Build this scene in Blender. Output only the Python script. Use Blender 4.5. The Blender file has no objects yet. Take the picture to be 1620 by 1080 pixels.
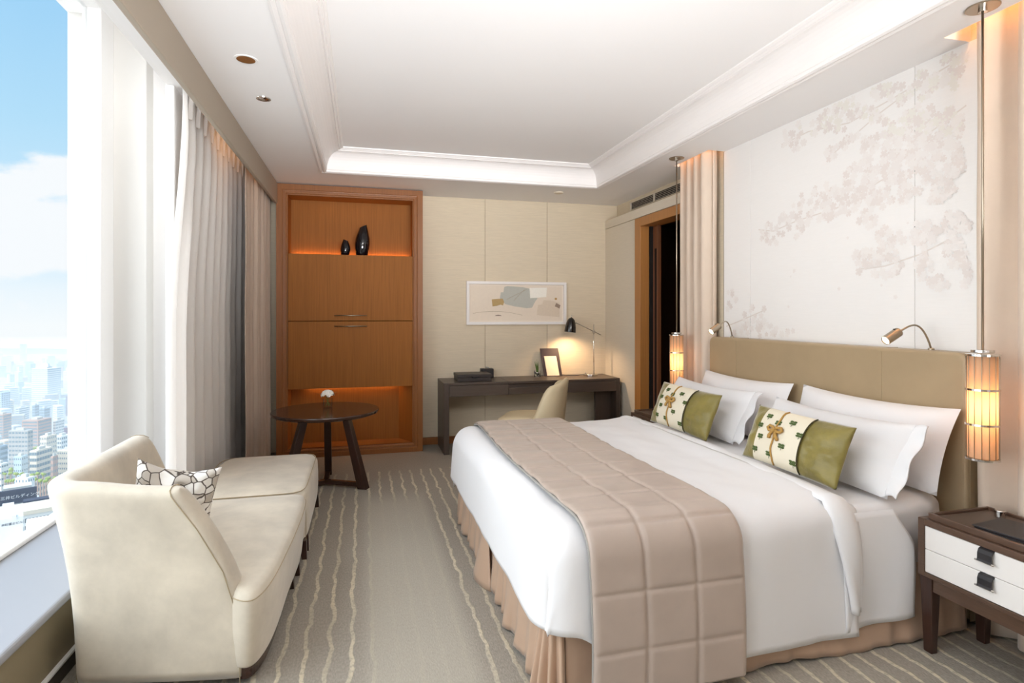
import bpy, bmesh, math, random
from mathutils import Vector, Matrix, noise, Euler

S = bpy.context.scene
COL = S.collection
R = math.radians
random.seed(7)

# ------------------------------------------------------------------ camera
CAM_H = 1.4
FPX, HORIZ, VX = 907.0, 497.0, 574.0
YAW = math.atan((810 - VX) / FPX)
cd = bpy.data.cameras.new('camera')
cam = bpy.data.objects.new('camera', cd)
COL.objects.link(cam)
cam.location = (0, 0, CAM_H)
cam.rotation_euler = (R(90), 0, -YAW)
cd.sensor_width = 36
cd.lens = FPX / 1620 * 36
cd.shift_y = -(540 - HORIZ) / 1620
cd.clip_start = 0.05
cd.clip_end = 30000
S.camera = cam

# ------------------------------------------------------------------ colour management
S.view_settings.view_transform = 'Standard'
S.view_settings.look = 'None'
S.view_settings.gamma = 1
S.view_settings.use_curve_mapping = False
S.view_settings.exposure = 0.0
S.cycles.use_denoising = True
S.cycles.max_bounces = 10
S.cycles.diffuse_bounces = 6
S.cycles.glossy_bounces = 4
S.cycles.volume_bounces = 1
S.cycles.transmission_bounces = 8
S.cycles.transparent_max_bounces = 12
S.cycles.sample_clamp_indirect = 6
S.cycles.caustics_reflective = False
S.cycles.caustics_refractive = False

# ------------------------------------------------------------------ sky
W = bpy.data.worlds.new('sky')
S.world = W
W.use_nodes = True
wt = W.node_tree
for n in list(wt.nodes):
    wt.nodes.remove(n)
def wn(t, **k):
    n = wt.nodes.new(t)
    for a, b in k.items():
        setattr(n, a, b)
    return n
wl = wt.links.new
tc = wn('ShaderNodeTexCoord')
sep = wn('ShaderNodeSeparateXYZ')
wl(tc.outputs['Generated'], sep.inputs[0])
ramp = wn('ShaderNodeValToRGB')
mr = wn('ShaderNodeMapRange')
mr.inputs['From Min'].default_value = -0.10
mr.inputs['From Max'].default_value = 0.55
wl(sep.outputs['Z'], mr.inputs['Value'])
wl(mr.outputs[0], ramp.inputs[0])
cr = ramp.color_ramp
cr.elements[0].position = 0.0
cr.elements[0].color = (.98, .99, 1.0, 1)
cr.elements[1].position = 1.0
cr.elements[1].color = (.30, .60, .92, 1)
for p, c in ((.13, (.97, .99, 1.0, 1)), (.2, (.88, .95, 1.0, 1)), (.30, (.66, .86, .99, 1)), (.55, (.47, .75, .96, 1)), (.75, (.38, .68, .95, 1))):
    e = cr.elements.new(p)
    e.color = c
# cumulus: a noise field whose threshold depends on elevation (a bank between 3 and 10 degrees, small puffs lower)
mp = wn('ShaderNodeMapping')
mp.inputs['Scale'].default_value = (1, 1, 2.0)
mp.inputs['Location'].default_value = (.37, .1, .03)
wl(tc.outputs['Generated'], mp.inputs[0])
nz = wn('ShaderNodeTexNoise')
nz.inputs['Scale'].default_value = 6.5
nz.inputs['Detail'].default_value = 9
nz.inputs['Roughness'].default_value = .55
wl(mp.outputs[0], nz.inputs['Vector'])
bank = wn('ShaderNodeValToRGB')
wl(mr.outputs[0], bank.inputs[0])
bk = bank.color_ramp
bk.elements[0].position = .0
bk.elements[0].color = (.30, .30, .30, 1)
bk.elements[1].position = 1.0
bk.elements[1].color = (.36, .36, .36, 1)
for p, v in ((.17, .34), (.225, .36), (.26, .62), (.37, .66), (.44, .48), (.50, .30), (.75, .22), (.9, .40)):
    e = bk.elements.new(p)
    e.color = (v, v, v, 1)
add = wn('ShaderNodeMath', operation='ADD')
wl(nz.outputs['Fac'], add.inputs[0])
wl(bank.outputs[0], add.inputs[1])
cl = wn('ShaderNodeMapRange')
cl.inputs['From Min'].default_value = .94
cl.inputs['From Max'].default_value = 1.08
cl.interpolation_type = 'SMOOTHSTEP'
wl(add.outputs[0], cl.inputs['Value'])
mix = wn('ShaderNodeMix', data_type='RGBA')
wl(cl.outputs[0], mix.inputs['Factor'])
wl(ramp.outputs[0], mix.inputs['A'])
mix.inputs['B'].default_value = (.97, .98, 1.0, 1)
bg = wn('ShaderNodeBackground')
bg.inputs['Strength'].default_value = 1.02
wl(mix.outputs['Result'], bg.inputs['Color'])
wo = wn('ShaderNodeOutputWorld')
wl(bg.outputs[0], wo.inputs['Surface'])

# ------------------------------------------------------------------ daylight and large lights
def lamp(name, kind, loc, rot, energy, color=(1, 1, 1), **k):
    d = bpy.data.lights.new(name, kind)
    d.energy = energy
    d.color = color
    for a, b in k.items():
        setattr(d, a, b)
    o = bpy.data.objects.new(name, d)
    o.location = loc
    o.rotation_euler = rot
    COL.objects.link(o)
    return o
# bright hazy daylight from the window side (a very soft, wide sun behind thin cloud)
sun = lamp('daylight', 'SUN', (-20, 0, 30), (0, 0, 0), 7.2, (1, .985, .975), angle=R(110))
sun.rotation_euler = Vector((1.0, .22, -.72)).to_track_quat('-Z', 'Y').to_euler()
# weak fill lamp added behind the camera; there is no window there
lamp('rear_fill_light', 'AREA', (.8, -4.4, 1.5), (R(90), 0, R(0)), 16, (.985, .985, 1),
     shape='RECTANGLE', size=3.4, size_y=2.2)
# area lamp added behind the camera, tilted up to brighten the ceiling
lamp('ceiling_fill_light', 'AREA', (.5, -1.6, 1.45), (R(117), 0, 0), 80, (.95, .97, 1), shape='RECTANGLE', size=2.4, size_y=1.0, spread=R(66))

# spots added out of view, without fixtures, to lift the far wall
for wx, wt_x in ((-.1, -.1), (.9, 1.2), (1.9, 2.2)):
    sp_ = lamp('far_wall_fill_spot', 'SPOT', (wx, .9, 2.62), (0, 0, 0), 50, (1, .96, .90), spot_size=R(44), spot_blend=.7, shadow_soft_size=.3)
    sp_.rotation_euler = (Vector((wt_x, 6.2, 1.55)) - Vector((wx, .9, 2.62))).to_track_quat('-Z', 'Y').to_euler()

# ------------------------------------------------------------------ helpers
BASE = {}
def link(o, parent):
    COL.objects.link(o)
    if parent is not None:
        o.parent = parent
    return o

class MB:
    """collects vertices and faces; build() links them as one mesh object"""
    def __init__(s):
        s.v, s.f, s.m, s.mi = [], [], [], 0
    def addf(s, vs, fs):
        b = len(s.v)
        s.v.extend(Vector(p) for p in vs)
        for f in fs:
            s.f.append([i + b for i in f])
            s.m.append(s.mi)
        return s
    def box(s, x0, x1, y0, y1, z0, z1):
        v = [(x, y, z) for z in (z0, z1) for y in (y0, y1) for x in (x0, x1)]
        return s.addf(v, [(0, 2, 3, 1), (4, 5, 7, 6), (0, 1, 5, 4), (2, 6, 7, 3), (0, 4, 6, 2), (1, 3, 7, 5)])
    def hexa(s, bot, top):
        return s.addf(list(bot) + list(top), [(3, 2, 1, 0), (4, 5, 6, 7), (0, 1, 5, 4), (1, 2, 6, 5), (2, 3, 7, 6), (3, 0, 4, 7)])
    def lathe(s, prof, c=(0, 0, 0), n=24, axis=None, capb=True, capt=True):
        """prof: list of (r, z)"""
        vs, fs = [], []
        M = Matrix.Identity(3)
        if axis is not None:
            M = Vector(axis).normalized().to_track_quat('Z', 'Y').to_matrix()
        c = Vector(c)
        for r, z in prof:
            for k in range(n):
                a = 2 * math.pi * k / n
                vs.append(c + M @ Vector((r * math.cos(a), r * math.sin(a), z)))
        for i in range(len(prof) - 1):
            for k in range(n):
                k2 = (k + 1) % n
                fs.append((i * n + k, i * n + k2, (i + 1) * n + k2, (i + 1) * n + k))
        if capb:
            fs.append(tuple(range(n))[::-1])
        if capt:
            fs.append(tuple((len(prof) - 1) * n + k for k in range(n)))
        return s.addf(vs, fs)
    def cyl(s, c, r, z0, z1, n=20):
        return s.lathe([(r, z0), (r, z1)], c, n)
    def tube(s, pts, r, n=8, caps=True):
        pts = [Vector(p) for p in pts]
        rs = r if isinstance(r, (list, tuple)) else [r] * len(pts)
        vs, fs = [], []
        up = None
        for i, p in enumerate(pts):
            t = (pts[min(i + 1, len(pts) - 1)] - pts[max(i - 1, 0)]).normalized()
            if up is None:
                up = Vector((0, 0, 1)) if abs(t.z) < .9 else Vector((1, 0, 0))
            a = t.cross(up).normalized()
            b = a.cross(t).normalized()
            up = b
            for k in range(n):
                g = 2 * math.pi * k / n
                vs.append(p + (a * math.cos(g) + b * math.sin(g)) * rs[i])
        for i in range(len(pts) - 1):
            for k in range(n):
                k2 = (k + 1) % n
                fs.append((i * n + k, i * n + k2, (i + 1) * n + k2, (i + 1) * n + k))
        if caps:
            fs.append(tuple(range(n))[::-1])
            fs.append(tuple((len(pts) - 1) * n + k for k in range(n)))
        return s.addf(vs, fs)
    def grid(s, fn, nu, nv, wrapu=False):
        vs, fs = [], []
        for i in range(nu + (0 if wrapu else 1)):
            for j in range(nv + 1):
                vs.append(fn(i / nu, j / nv))
        w = nv + 1
        N = nu
        for i in range(N):
            i2 = (i + 1) % N if wrapu else i + 1
            for j in range(nv):
                fs.append((i * w + j, i2 * w + j, i2 * w + j + 1, i * w + j + 1))
        return s.addf(vs, fs)
    def prism(s, poly, fn0, fn1):
        """poly of 2-D points; fn0/fn1 lift a point to the two ends"""
        n = len(poly)
        vs = [fn0(*p) for p in poly] + [fn1(*p) for p in poly]
        fs = [tuple(range(n))[::-1], tuple(range(n, 2 * n))]
        for k in range(n):
            k2 = (k + 1) % n
            fs.append((k, k2, n + k2, n + k))
        return s.addf(vs, fs)
    def build(s, name, mat=None, parent=None, smooth=False, bevel=0, sub=0, seg=2, solid=0, fix=True, weld=False):
        me = bpy.data.meshes.new(name)
        root = parent
        while root is not None and root.parent is not None:
            root = root.parent
        off = BASE.get(root.name, Vector()) if root is not None else Vector()
        me.from_pydata([p - off for p in s.v], [], s.f)
        if fix or weld:
            bm = bmesh.new()
            bm.from_mesh(me)
            if weld:
                bmesh.ops.remove_doubles(bm, verts=bm.verts, dist=1e-5)
            if fix:
                bmesh.ops.recalc_face_normals(bm, faces=bm.faces)
            bm.to_mesh(me)
            bm.free()
        mats = mat if isinstance(mat, (list, tuple)) else [mat]
        for m in mats:
            if m is not None:
                me.materials.append(m)
        if len(mats) > 1:
            for p, i in zip(me.polygons, s.m):
                p.material_index = i
        if smooth:
            for p in me.polygons:
                p.use_smooth = True
        o = bpy.data.objects.new(name, me)
        link(o, parent)
        if bevel:
            b = o.modifiers.new('bevel', 'BEVEL')
            b.width = bevel
            b.segments = seg
            b.limit_method = 'ANGLE'
            b.angle_limit = R(40)
            b.harden_normals = False
        if sub:
            b = o.modifiers.new('subsurf', 'SUBSURF')
            b.levels = b.render_levels = sub
        if solid:
            b = o.modifiers.new('solid', 'SOLIDIFY')
            b.thickness = solid
            b.offset = 0
        return o

def tag(o, label, cat, group=None):
    o['label'] = label
    o['category'] = cat
    if group:
        o['group'] = group
    return o
def struct(o):
    o['kind'] = 'structure'
    return o
def stuff(o):
    o['kind'] = 'stuff'
    return o
def thing(name, label, cat, loc=(0, 0, 0), rotz=0, group=None, world=True):
    """Empty at the base of a thing. world=True: its parts are given in world coordinates"""
    o = bpy.data.objects.new(name, None)
    o.empty_display_size = .1
    COL.objects.link(o)
    o.location = loc
    o.rotation_euler = (0, 0, rotz)
    BASE[o.name] = Vector(loc) if world else Vector()
    return tag(o, label, cat, group)
def dup(root, loc, rotz=None, label=None, group=None):
    r = root.copy()
    COL.objects.link(r)
    r.location = loc
    if rotz is not None:
        r.rotation_euler = (0, 0, rotz)
    if label:
        r['label'] = label
    if group:
        r['group'] = group
    for ch in list(root.children):
        c = ch.copy()
        COL.objects.link(c)
        c.parent = r
        for g in list(ch.children):
            d = g.copy()
            COL.objects.link(d)
            d.parent = c
    return r
def smoothstep(a, b, x):
    t = min(1, max(0, (x - a) / (b - a)))
    return t * t * (3 - 2 * t)
def lerp(a, b, t):
    return a + (b - a) * t
def fbm(x, y, z=0, o=3):
    return noise.fractal(Vector((x, y, z)), 1.0, 2.0, o)

# ------------------------------------------------------------------ materials
def srgb(r, g, b):
    f = lambda c: c / 12.92 if c <= .04045 else ((c + .055) / 1.055) ** 2.4
    return (f(r / 255), f(g / 255), f(b / 255), 1)
def mat(name, col, rough=.6, metal=0, var=0, vscale=8, stretch=(1, 1, 1), bump=0, bscale=200, sheen=0, coat=0,
        spec=.5, detail=4, col2=None, trans=0, alpha=1, emit=0, ecol=None, ior=1.45, bstretch=None, subsurf=0):
    m = bpy.data.materials.new(name)
    m.use_nodes = True
    nt = m.node_tree
    b = nt.nodes['Principled BSDF']
    b.inputs['Base Color'].default_value = col
    b.inputs['Roughness'].default_value = rough
    b.inputs['Metallic'].default_value = metal
    b.inputs['Specular IOR Level'].default_value = spec
    b.inputs['Sheen Weight'].default_value = sheen
    b.inputs['Sheen Roughness'].default_value = .4
    b.inputs['Coat Weight'].default_value = coat
    b.inputs['Transmission Weight'].default_value = trans
    b.inputs['IOR'].default_value = ior
    b.inputs['Alpha'].default_value = alpha
    if emit:
        b.inputs['Emission Color'].default_value = ecol or col
        b.inputs['Emission Strength'].default_value = emit
    L = nt.links.new
    if var or bump:
        t = nt.nodes.new('ShaderNodeTexCoord')
    if var:
        mpn = nt.nodes.new('ShaderNodeMapping')
        mpn.inputs['Scale'].default_value = stretch
        L(t.outputs['Object'], mpn.inputs[0])
        n = nt.nodes.new('ShaderNodeTexNoise')
        n.inputs['Scale'].default_value = vscale
        n.inputs['Detail'].default_value = detail
        n.inputs['Roughness'].default_value = .6
        L(mpn.outputs[0], n.inputs['Vector'])
        r = nt.nodes.new('ShaderNodeValToRGB')
        c1 = tuple(max(0, c * (1 - var)) for c in col[:3]) + (1,)
        c2 = col2 or tuple(min(1, c * (1 + var)) for c in col[:3]) + (1,)
        r.color_ramp.elements[0].position = .3
        r.color_ramp.elements[0].color = c1
        r.color_ramp.elements[1].position = .7
        r.color_ramp.elements[1].color = c2
        L(n.outputs['Fac'], r.inputs[0])
        L(r.outputs[0], b.inputs['Base Color'])
    if bump:
        mpb = nt.nodes.new('ShaderNodeMapping')
        mpb.inputs['Scale'].default_value = bstretch or (1, 1, 1)
        L(t.outputs['Object'], mpb.inputs[0])
        n2 = nt.nodes.new('ShaderNodeTexNoise')
        n2.inputs['Scale'].default_value = bscale
        n2.inputs['Detail'].default_value = 3
        L(mpb.outputs[0], n2.inputs['Vector'])
        bp = nt.nodes.new('ShaderNodeBump')
        bp.inputs['Strength'].default_value = bump
        bp.inputs['Distance'].default_value = .01
        L(n2.outputs['Fac'], bp.inputs['Height'])
        L(bp.outputs[0], b.inputs['Normal'])
    return m

M = {}
M['ceiling'] = mat('ceiling paint', srgb(242, 240, 239), .8)
M['mould'] = mat('moulding paint', srgb(242, 238, 236), .55)
M['column'] = mat('column paint', srgb(222, 219, 214), .6)
M['white'] = mat('white paint', srgb(240, 238, 236), .5)
M['wallcloth'] = mat('woven wall covering', srgb(218, 204, 180), .75, var=.07, vscale=6, stretch=(1.2, 1.2, 45), bump=.12, bscale=60, bstretch=(1, 1, 14))
M['wallpanel'] = mat('pale wall panel', srgb(222, 212, 194), .7, var=.04, vscale=6, stretch=(1, 1.2, 40))
M['paper'] = mat('silk wallpaper', srgb(242, 240, 238), .7, var=.015, vscale=5, stretch=(1, 2, 60))
M['petal'] = mat('printed blossom', srgb(235, 230, 227), .7, var=.02, vscale=3)
M['petal_c'] = mat('printed blossom deep', srgb(229, 222, 218), .7, var=.02, vscale=3)
M['petal_d'] = mat('printed blossom faint', srgb(238, 234, 231), .7, var=.01, vscale=3)
M['petal_b'] = mat('printed blossom warm', srgb(235, 232, 225), .7, var=.02, vscale=3)
M['branch'] = mat('printed branch', srgb(225, 218, 212), .7)
M['oak'] = mat('cherry wood', srgb(150, 94, 40), .6, spec=.25, var=.16, vscale=5, stretch=(26, 26, .5), bump=.03, bscale=40, bstretch=(10, 10, .4), coat=0)
M['oak_frame'] = mat('cherry wood frame', srgb(142, 88, 42), .5, var=.14, vscale=5, stretch=(26, 26, .5), coat=.02)
M['leaf_wood'] = mat('sliding leaf wood', srgb(122, 78, 52), .4, var=.12, vscale=5, stretch=(26, 26, .5))
M['casing'] = mat('door casing wood', srgb(176, 120, 64), .4, var=.12, vscale=5, stretch=(26, 26, .5), coat=.1)
M['hallwood'] = mat('dark hall panelling', srgb(58, 36, 25), .45, var=.15, vscale=5, stretch=(20, 20, .6))
M['walnut'] = mat('dark stained wood', srgb(58, 37, 29), .16, var=.2, vscale=6, stretch=(3, 20, 20), coat=.25)
M['walnut_v'] = mat('dark stained wood upright', srgb(56, 35, 27), .3, var=.2, vscale=6, stretch=(22, 22, .8), coat=.25)
M['wenge'] = mat('grey brown veneer', srgb(82, 70, 62), .4, var=.12, vscale=7, stretch=(1, 20, 20), coat=.1)
M['wenge_v'] = mat('grey brown veneer upright', srgb(74, 63, 56), .4, var=.12, vscale=7, stretch=(22, 22, .8), coat=.1)
M['nightwood'] = mat('night table wood', srgb(84, 62, 48), .34, var=.16, vscale=6, stretch=(22, 2, 22), coat=.2)
M['tray'] = mat('brown leather inlay', srgb(92, 78, 68), .42, bump=.05, bscale=300)
M['lacquer'] = mat('white lacquer', srgb(236, 232, 228), .35, coat=.1)
M['black'] = mat('black gloss', srgb(14, 13, 18), .08, coat=.6)
M['lampblack'] = mat('black lamp enamel', srgb(28, 25, 24), .18, coat=.4)
M['chrome'] = mat('polished chrome', srgb(225, 222, 218), .12, 1)
M['nickel'] = mat('brushed nickel', srgb(176, 164, 146), .3, 1)
M['steel'] = mat('dull steel', srgb(150, 140, 128), .35, 1)
M['leather'] = mat('olive tan leather', srgb(168, 147, 116), .42, var=.04, vscale=5, bump=.08, bscale=260)
M['cream_leather'] = mat('cream leather', srgb(214, 198, 164), .4, var=.03, vscale=5, bump=.04, bscale=160)
M['darkleather'] = mat('dark leather', srgb(40, 38, 40), .4, bump=.08, bscale=250)
M['boxleather'] = mat('brown black leather', srgb(52, 44, 42), .42, bump=.08, bscale=250)
M['folder'] = mat('aubergine board', srgb(66, 54, 56), .5)
M['card'] = mat('cream card', srgb(238, 224, 200), .6)
M['velvet'] = mat('pale gold velvet', srgb(204, 194, 176), .62, var=.2, vscale=3.6, detail=10, bump=.06, bscale=420, sheen=.45)
M['seam'] = mat('stitched seam', srgb(172, 156, 128), .8)
M['linen'] = mat('white cotton', srgb(231, 230, 231), .7, bump=.03, bscale=500, sheen=.1)
M['satin'] = mat('champagne satin', srgb(176, 160, 148), .32, var=.04, vscale=6, bump=.02, bscale=300, sheen=.15)
M['piping'] = mat('grey piping', srgb(150, 146, 140), .6)
M['skirt'] = mat('copper satin', srgb(186, 157, 134), .24, var=.04, vscale=5, sheen=.2)
M['olive'] = mat('olive velvet', srgb(122, 110, 52), .42, var=.3, vscale=7, detail=6, bump=.35, bscale=26, sheen=.7)
M['creamcloth'] = mat('cream linen', srgb(222, 213, 192), .75, bump=.1, bscale=280)
M['cord'] = mat('gold cord', srgb(176, 136, 70), .6, bump=.4, bscale=300)
M['bug'] = mat('green embroidery', srgb(74, 92, 44), .7, bump=.3, bscale=500)
M['drape'] = mat('beige drape', srgb(214, 196, 178), .72, var=.03, vscale=6, bump=.05, bscale=300, sheen=.2)
M['drape_dark'] = mat('taupe drape', srgb(186, 168, 152), .75, var=.04, vscale=6, bump=.05, bscale=300, sheen=.2)
M['valance'] = mat('taupe valance', srgb(172, 160, 144), .7, bump=.04, bscale=300)
M['dark_slot'] = mat('dark recess', srgb(24, 20, 18), .7)
M['green'] = mat('leaf green', srgb(86, 112, 48), .6)
M['flower'] = mat('white petals', srgb(246, 244, 238), .6)
M['pebble'] = mat('dark pebble', srgb(52, 48, 46), .5)
M['copper'] = mat('copper reflector', srgb(190, 130, 70), .35, .8)
M['tile_white'] = mat('white window board', srgb(158, 160, 167), .45)
M['ledge_face'] = mat('window bench front', srgb(140, 128, 104), .6)

def mat_sheer():
    m = bpy.data.materials.new('sheer voile')
    m.use_nodes = True
    nt = m.node_tree
    for n in list(nt.nodes):
        nt.nodes.remove(n)
    d = nt.nodes.new('ShaderNodeBsdfDiffuse'); d.inputs[0].default_value = srgb(248, 246, 244)
    t = nt.nodes.new('ShaderNodeBsdfTranslucent'); t.inputs[0].default_value = srgb(246, 243, 240)
    x = nt.nodes.new('ShaderNodeBsdfTransparent')
    m1 = nt.nodes.new('ShaderNodeMixShader'); m1.inputs[0].default_value = .5
    m2 = nt.nodes.new('ShaderNodeMixShader'); m2.inputs[0].default_value = .08
    o = nt.nodes.new('ShaderNodeOutputMaterial')
    L = nt.links.new
    L(d.outputs[0], m1.inputs[1]); L(t.outputs[0], m1.inputs[2])
    L(m1.outputs[0], m2.inputs[1]); L(x.outputs[0], m2.inputs[2])
    L(m2.outputs[0], o.inputs[0])
    return m
M['sheer'] = mat_sheer()
def mat_glass(name, refl=.06):
    m = bpy.data.materials.new(name)
    m.use_nodes = True
    nt = m.node_tree
    for n in list(nt.nodes):
        nt.nodes.remove(n)
    g = nt.nodes.new('ShaderNodeBsdfGlossy'); g.inputs['Roughness'].default_value = .02
    x = nt.nodes.new('ShaderNodeBsdfTransparent'); x.inputs[0].default_value = (.97, .985, .99, 1)
    m2 = nt.nodes.new('ShaderNodeMixShader')
    fr = nt.nodes.new('ShaderNodeLayerWeight'); fr.inputs[0].default_value = refl
    o = nt.nodes.new('ShaderNodeOutputMaterial')
    L = nt.links.new
    L(fr.outputs['Fresnel'], m2.inputs[0])
    L(x.outputs[0], m2.inputs[1]); L(g.outputs[0], m2.inputs[2]); L(m2.outputs[0], o.inputs[0])
    return m
M['pane'] = mat_glass('window glass', .03)
M['tumbler'] = mat_glass('clear glass', .10)
def mat_shade():
    m = bpy.data.materials.new('silk lamp shade')
    m.use_nodes = True
    nt = m.node_tree
    for n in list(nt.nodes):
        nt.nodes.remove(n)
    d = nt.nodes.new('ShaderNodeBsdfDiffuse'); d.inputs[0].default_value = srgb(246, 214, 182)
    t = nt.nodes.new('ShaderNodeBsdfTranslucent'); t.inputs[0].default_value = srgb(255, 214, 168)
    m1 = nt.nodes.new('ShaderNodeMixShader'); m1.inputs[0].default_value = .6
    o = nt.nodes.new('ShaderNodeOutputMaterial')
    L = nt.links.new
    L(d.outputs[0], m1.inputs[1]); L(t.outputs[0], m1.inputs[2]); L(m1.outputs[0], o.inputs[0])
    return m
M['shade'] = mat_shade()
M['bulb'] = mat('warm bulb', (1, .8, .5, 1), .5, emit=6.5, ecol=(1, .72, .40, 1))
M['led'] = mat('reading lamp lens', (1, .9, .7, 1), .5, emit=6, ecol=(1, .82, .55, 1))

def mat_carpet():
    """taupe loop carpet; narrow wavy pale lines run the length of the room, faint down its middle"""
    m = bpy.data.materials.new('striped loop carpet')
    m.use_nodes = True
    nt = m.node_tree
    b = nt.nodes['Principled BSDF']
    b.inputs['Roughness'].default_value = .95
    b.inputs['Specular IOR Level'].default_value = .1
    L = nt.links.new
    def N(t, **k):
        n = nt.nodes.new(t)
        for a, v in k.items():
            setattr(n, a, v)
        return n
    def math_(op, a, b_=None, c=None):
        n = N('ShaderNodeMath', operation=op)
        for i, x in enumerate((a, b_, c)):
            if x is None:
                continue
            if isinstance(x, (int, float)):
                n.inputs[i].default_value = x
            else:
                L(x, n.inputs[i])
        return n.outputs[0]
    t = N('ShaderNodeTexCoord')
    sp = N('ShaderNodeSeparateXYZ')
    L(t.outputs['Object'], sp.inputs[0])
    X, Y = sp.outputs['X'], sp.outputs['Y']
    def noise_(scale, sx, sy, det=2, loc=0):
        mpn = N('ShaderNodeMapping')
        mpn.inputs['Scale'].default_value = (sx, sy, 1)
        mpn.inputs['Location'].default_value = (loc, loc, 0)
        L(t.outputs['Object'], mpn.inputs[0])
        n = N('ShaderNodeTexNoise')
        n.inputs['Scale'].default_value = scale
        n.inputs['Detail'].default_value = det
        L(mpn.outputs[0], n.inputs['Vector'])
        return n.outputs['Fac']
    wob = math_('MULTIPLY', math_('SUBTRACT', noise_(7, .8, 1, 3), .5), .055)
    xs = math_('DIVIDE', math_('ADD', math_('ADD', X, wob), .047 + .0915 * 40), .0915)
    fr = math_('ABSOLUTE', math_('SUBTRACT', math_('FRACT', math_('ADD', xs, .5)), .5))
    line = N('ShaderNodeMapRange', interpolation_type='SMOOTHSTEP')
    line.inputs['From Min'].default_value = .12
    line.inputs['From Max'].default_value = .07
    L(fr, line.inputs['Value'])
    # the lines end short of the far wall and fade down the middle strip of the floor
    endm = N('ShaderNodeMapRange', interpolation_type='SMOOTHSTEP')
    endm.inputs['From Min'].default_value = 5.26
    endm.inputs['From Max'].default_value = 5.2
    L(math_('ADD', Y, wob), endm.inputs['Value'])
    dx = math_('ABSOLUTE', math_('SUBTRACT', X, .235))
    mid = N('ShaderNodeMapRange', interpolation_type='SMOOTHSTEP')
    mid.inputs['From Min'].default_value = .17
    mid.inputs['From Max'].default_value = .26
    mid.inputs['To Min'].default_value = .07
    L(dx, mid.inputs['Value'])
    far = N('ShaderNodeMapRange', interpolation_type='SMOOTHSTEP')
    far.inputs['From Min'].default_value = 4.2
    far.inputs['From Max'].default_value = 4.75
    L(Y, far.inputs['Value'])
    mm = math_('MAXIMUM', mid.outputs[0], far.outputs[0])
    rnd = N('ShaderNodeMapRange')
    rnd.inputs['From Min'].default_value = .35
    rnd.inputs['From Max'].default_value = .6
    rnd.inputs['To Min'].default_value = .45
    L(noise_(4, 1, .5, 2, 3.3), rnd.inputs['Value'])
    brk = N('ShaderNodeMapRange')
    brk.inputs['From Min'].default_value = .3
    brk.inputs['From Max'].default_value = .55
    brk.inputs['To Min'].default_value = .4
    L(noise_(1, 60, 55, 1, 1.1), brk.inputs['Value'])
    fac = math_('MULTIPLY', math_('MULTIPLY', math_('MULTIPLY', line.outputs[0], endm.outputs[0]), mm), math_('MULTIPLY', rnd.outputs[0], brk.outputs[0]))
    base = N('ShaderNodeMix', data_type='RGBA')
    base.inputs['A'].default_value = srgb(126, 119, 110)
    base.inputs['B'].default_value = srgb(174, 166, 153)
    L(noise_(1, 140, 60, 3), base.inputs['Factor'])
    # middle strip is woven a little paler
    pal = N('ShaderNodeMix', data_type='RGBA', blend_type='MIX')
    inv = math_('MULTIPLY', math_('SUBTRACT', 1.0, mm), .45)
    L(inv, pal.inputs['Factor'])
    L(base.outputs['Result'], pal.inputs['A'])
    pal.inputs['B'].default_value = srgb(184, 177, 162)
    out = N('ShaderNodeMix', data_type='RGBA')
    L(fac, out.inputs['Factor'])
    L(pal.outputs['Result'], out.inputs['A'])
    out.inputs['B'].default_value = srgb(206, 194, 170)
    L(out.outputs['Result'], b.inputs['Base Color'])
    bp = N('ShaderNodeBump')
    bp.inputs['Strength'].default_value = .5
    bp.inputs['Distance'].default_value = .004
    L(math_('ADD', noise_(1, 160, 70, 2), math_('MULTIPLY', fac, .8)), bp.inputs['Height'])
    L(bp.outputs[0], b.inputs['Normal'])
    return m
M['carpet'] = mat_carpet()

def mat_cells():
    """printed cushion: warm grey pebble shapes outlined in dark brown on off-white"""
    m = bpy.data.materials.new('pebble print cotton')
    m.use_nodes = True
    nt = m.node_tree
    b = nt.nodes['Principled BSDF']
    b.inputs['Roughness'].default_value = .75
    L = nt.links.new
    t = nt.nodes.new('ShaderNodeTexCoord')
    v = nt.nodes.new('ShaderNodeTexVoronoi'); v.feature = 'DISTANCE_TO_EDGE'; v.inputs['Scale'].default_value = 21
    v2 = nt.nodes.new('ShaderNodeTexVoronoi'); v2.inputs['Scale'].default_value = 21
    for q in (v, v2):
        L(t.outputs['Object'], q.inputs['Vector'])
    r = nt.nodes.new('ShaderNodeValToRGB')
    r.color_ramp.elements[0].position = .028; r.color_ramp.elements[0].color = srgb(92, 82, 76)
    r.color_ramp.elements[1].position = .055; r.color_ramp.elements[1].color = (1, 1, 1, 1)
    L(v.outputs['Distance'], r.inputs[0])
    r2 = nt.nodes.new('ShaderNodeValToRGB'); r2.color_ramp.interpolation = 'CONSTANT'
    r2.color_ramp.elements[0].color = srgb(238, 234, 228)
    r2.color_ramp.elements[1].position = .55; r2.color_ramp.elements[1].color = srgb(190, 181, 170)
    sx = nt.nodes.new('ShaderNodeSeparateColor')
    L(v2.outputs['Color'], sx.inputs[0])
    L(sx.outputs[0], r2.inputs[0])
    mx = nt.nodes.new('ShaderNodeMix'); mx.data_type = 'RGBA'; mx.blend_type = 'MULTIPLY'; mx.inputs['Factor'].default_value = 1
    L(r2.outputs[0], mx.inputs['A']); L(r.outputs[0], mx.inputs['B'])
    L(mx.outputs['Result'], b.inputs['Base Color'])
    return m
M['cells'] = mat_cells()

# ================================================================== THE ROOM
ZC = 2.67            # lower ceiling
XR = 2.736           # headboard wall
YB = 6.205           # far wall
YF = -4.5            # wall behind the camera

floor = struct(MB().box(-1.7, 4.2, YF - .1, 6.6, -.1, 0).build('floor', M['carpet']))

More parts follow.
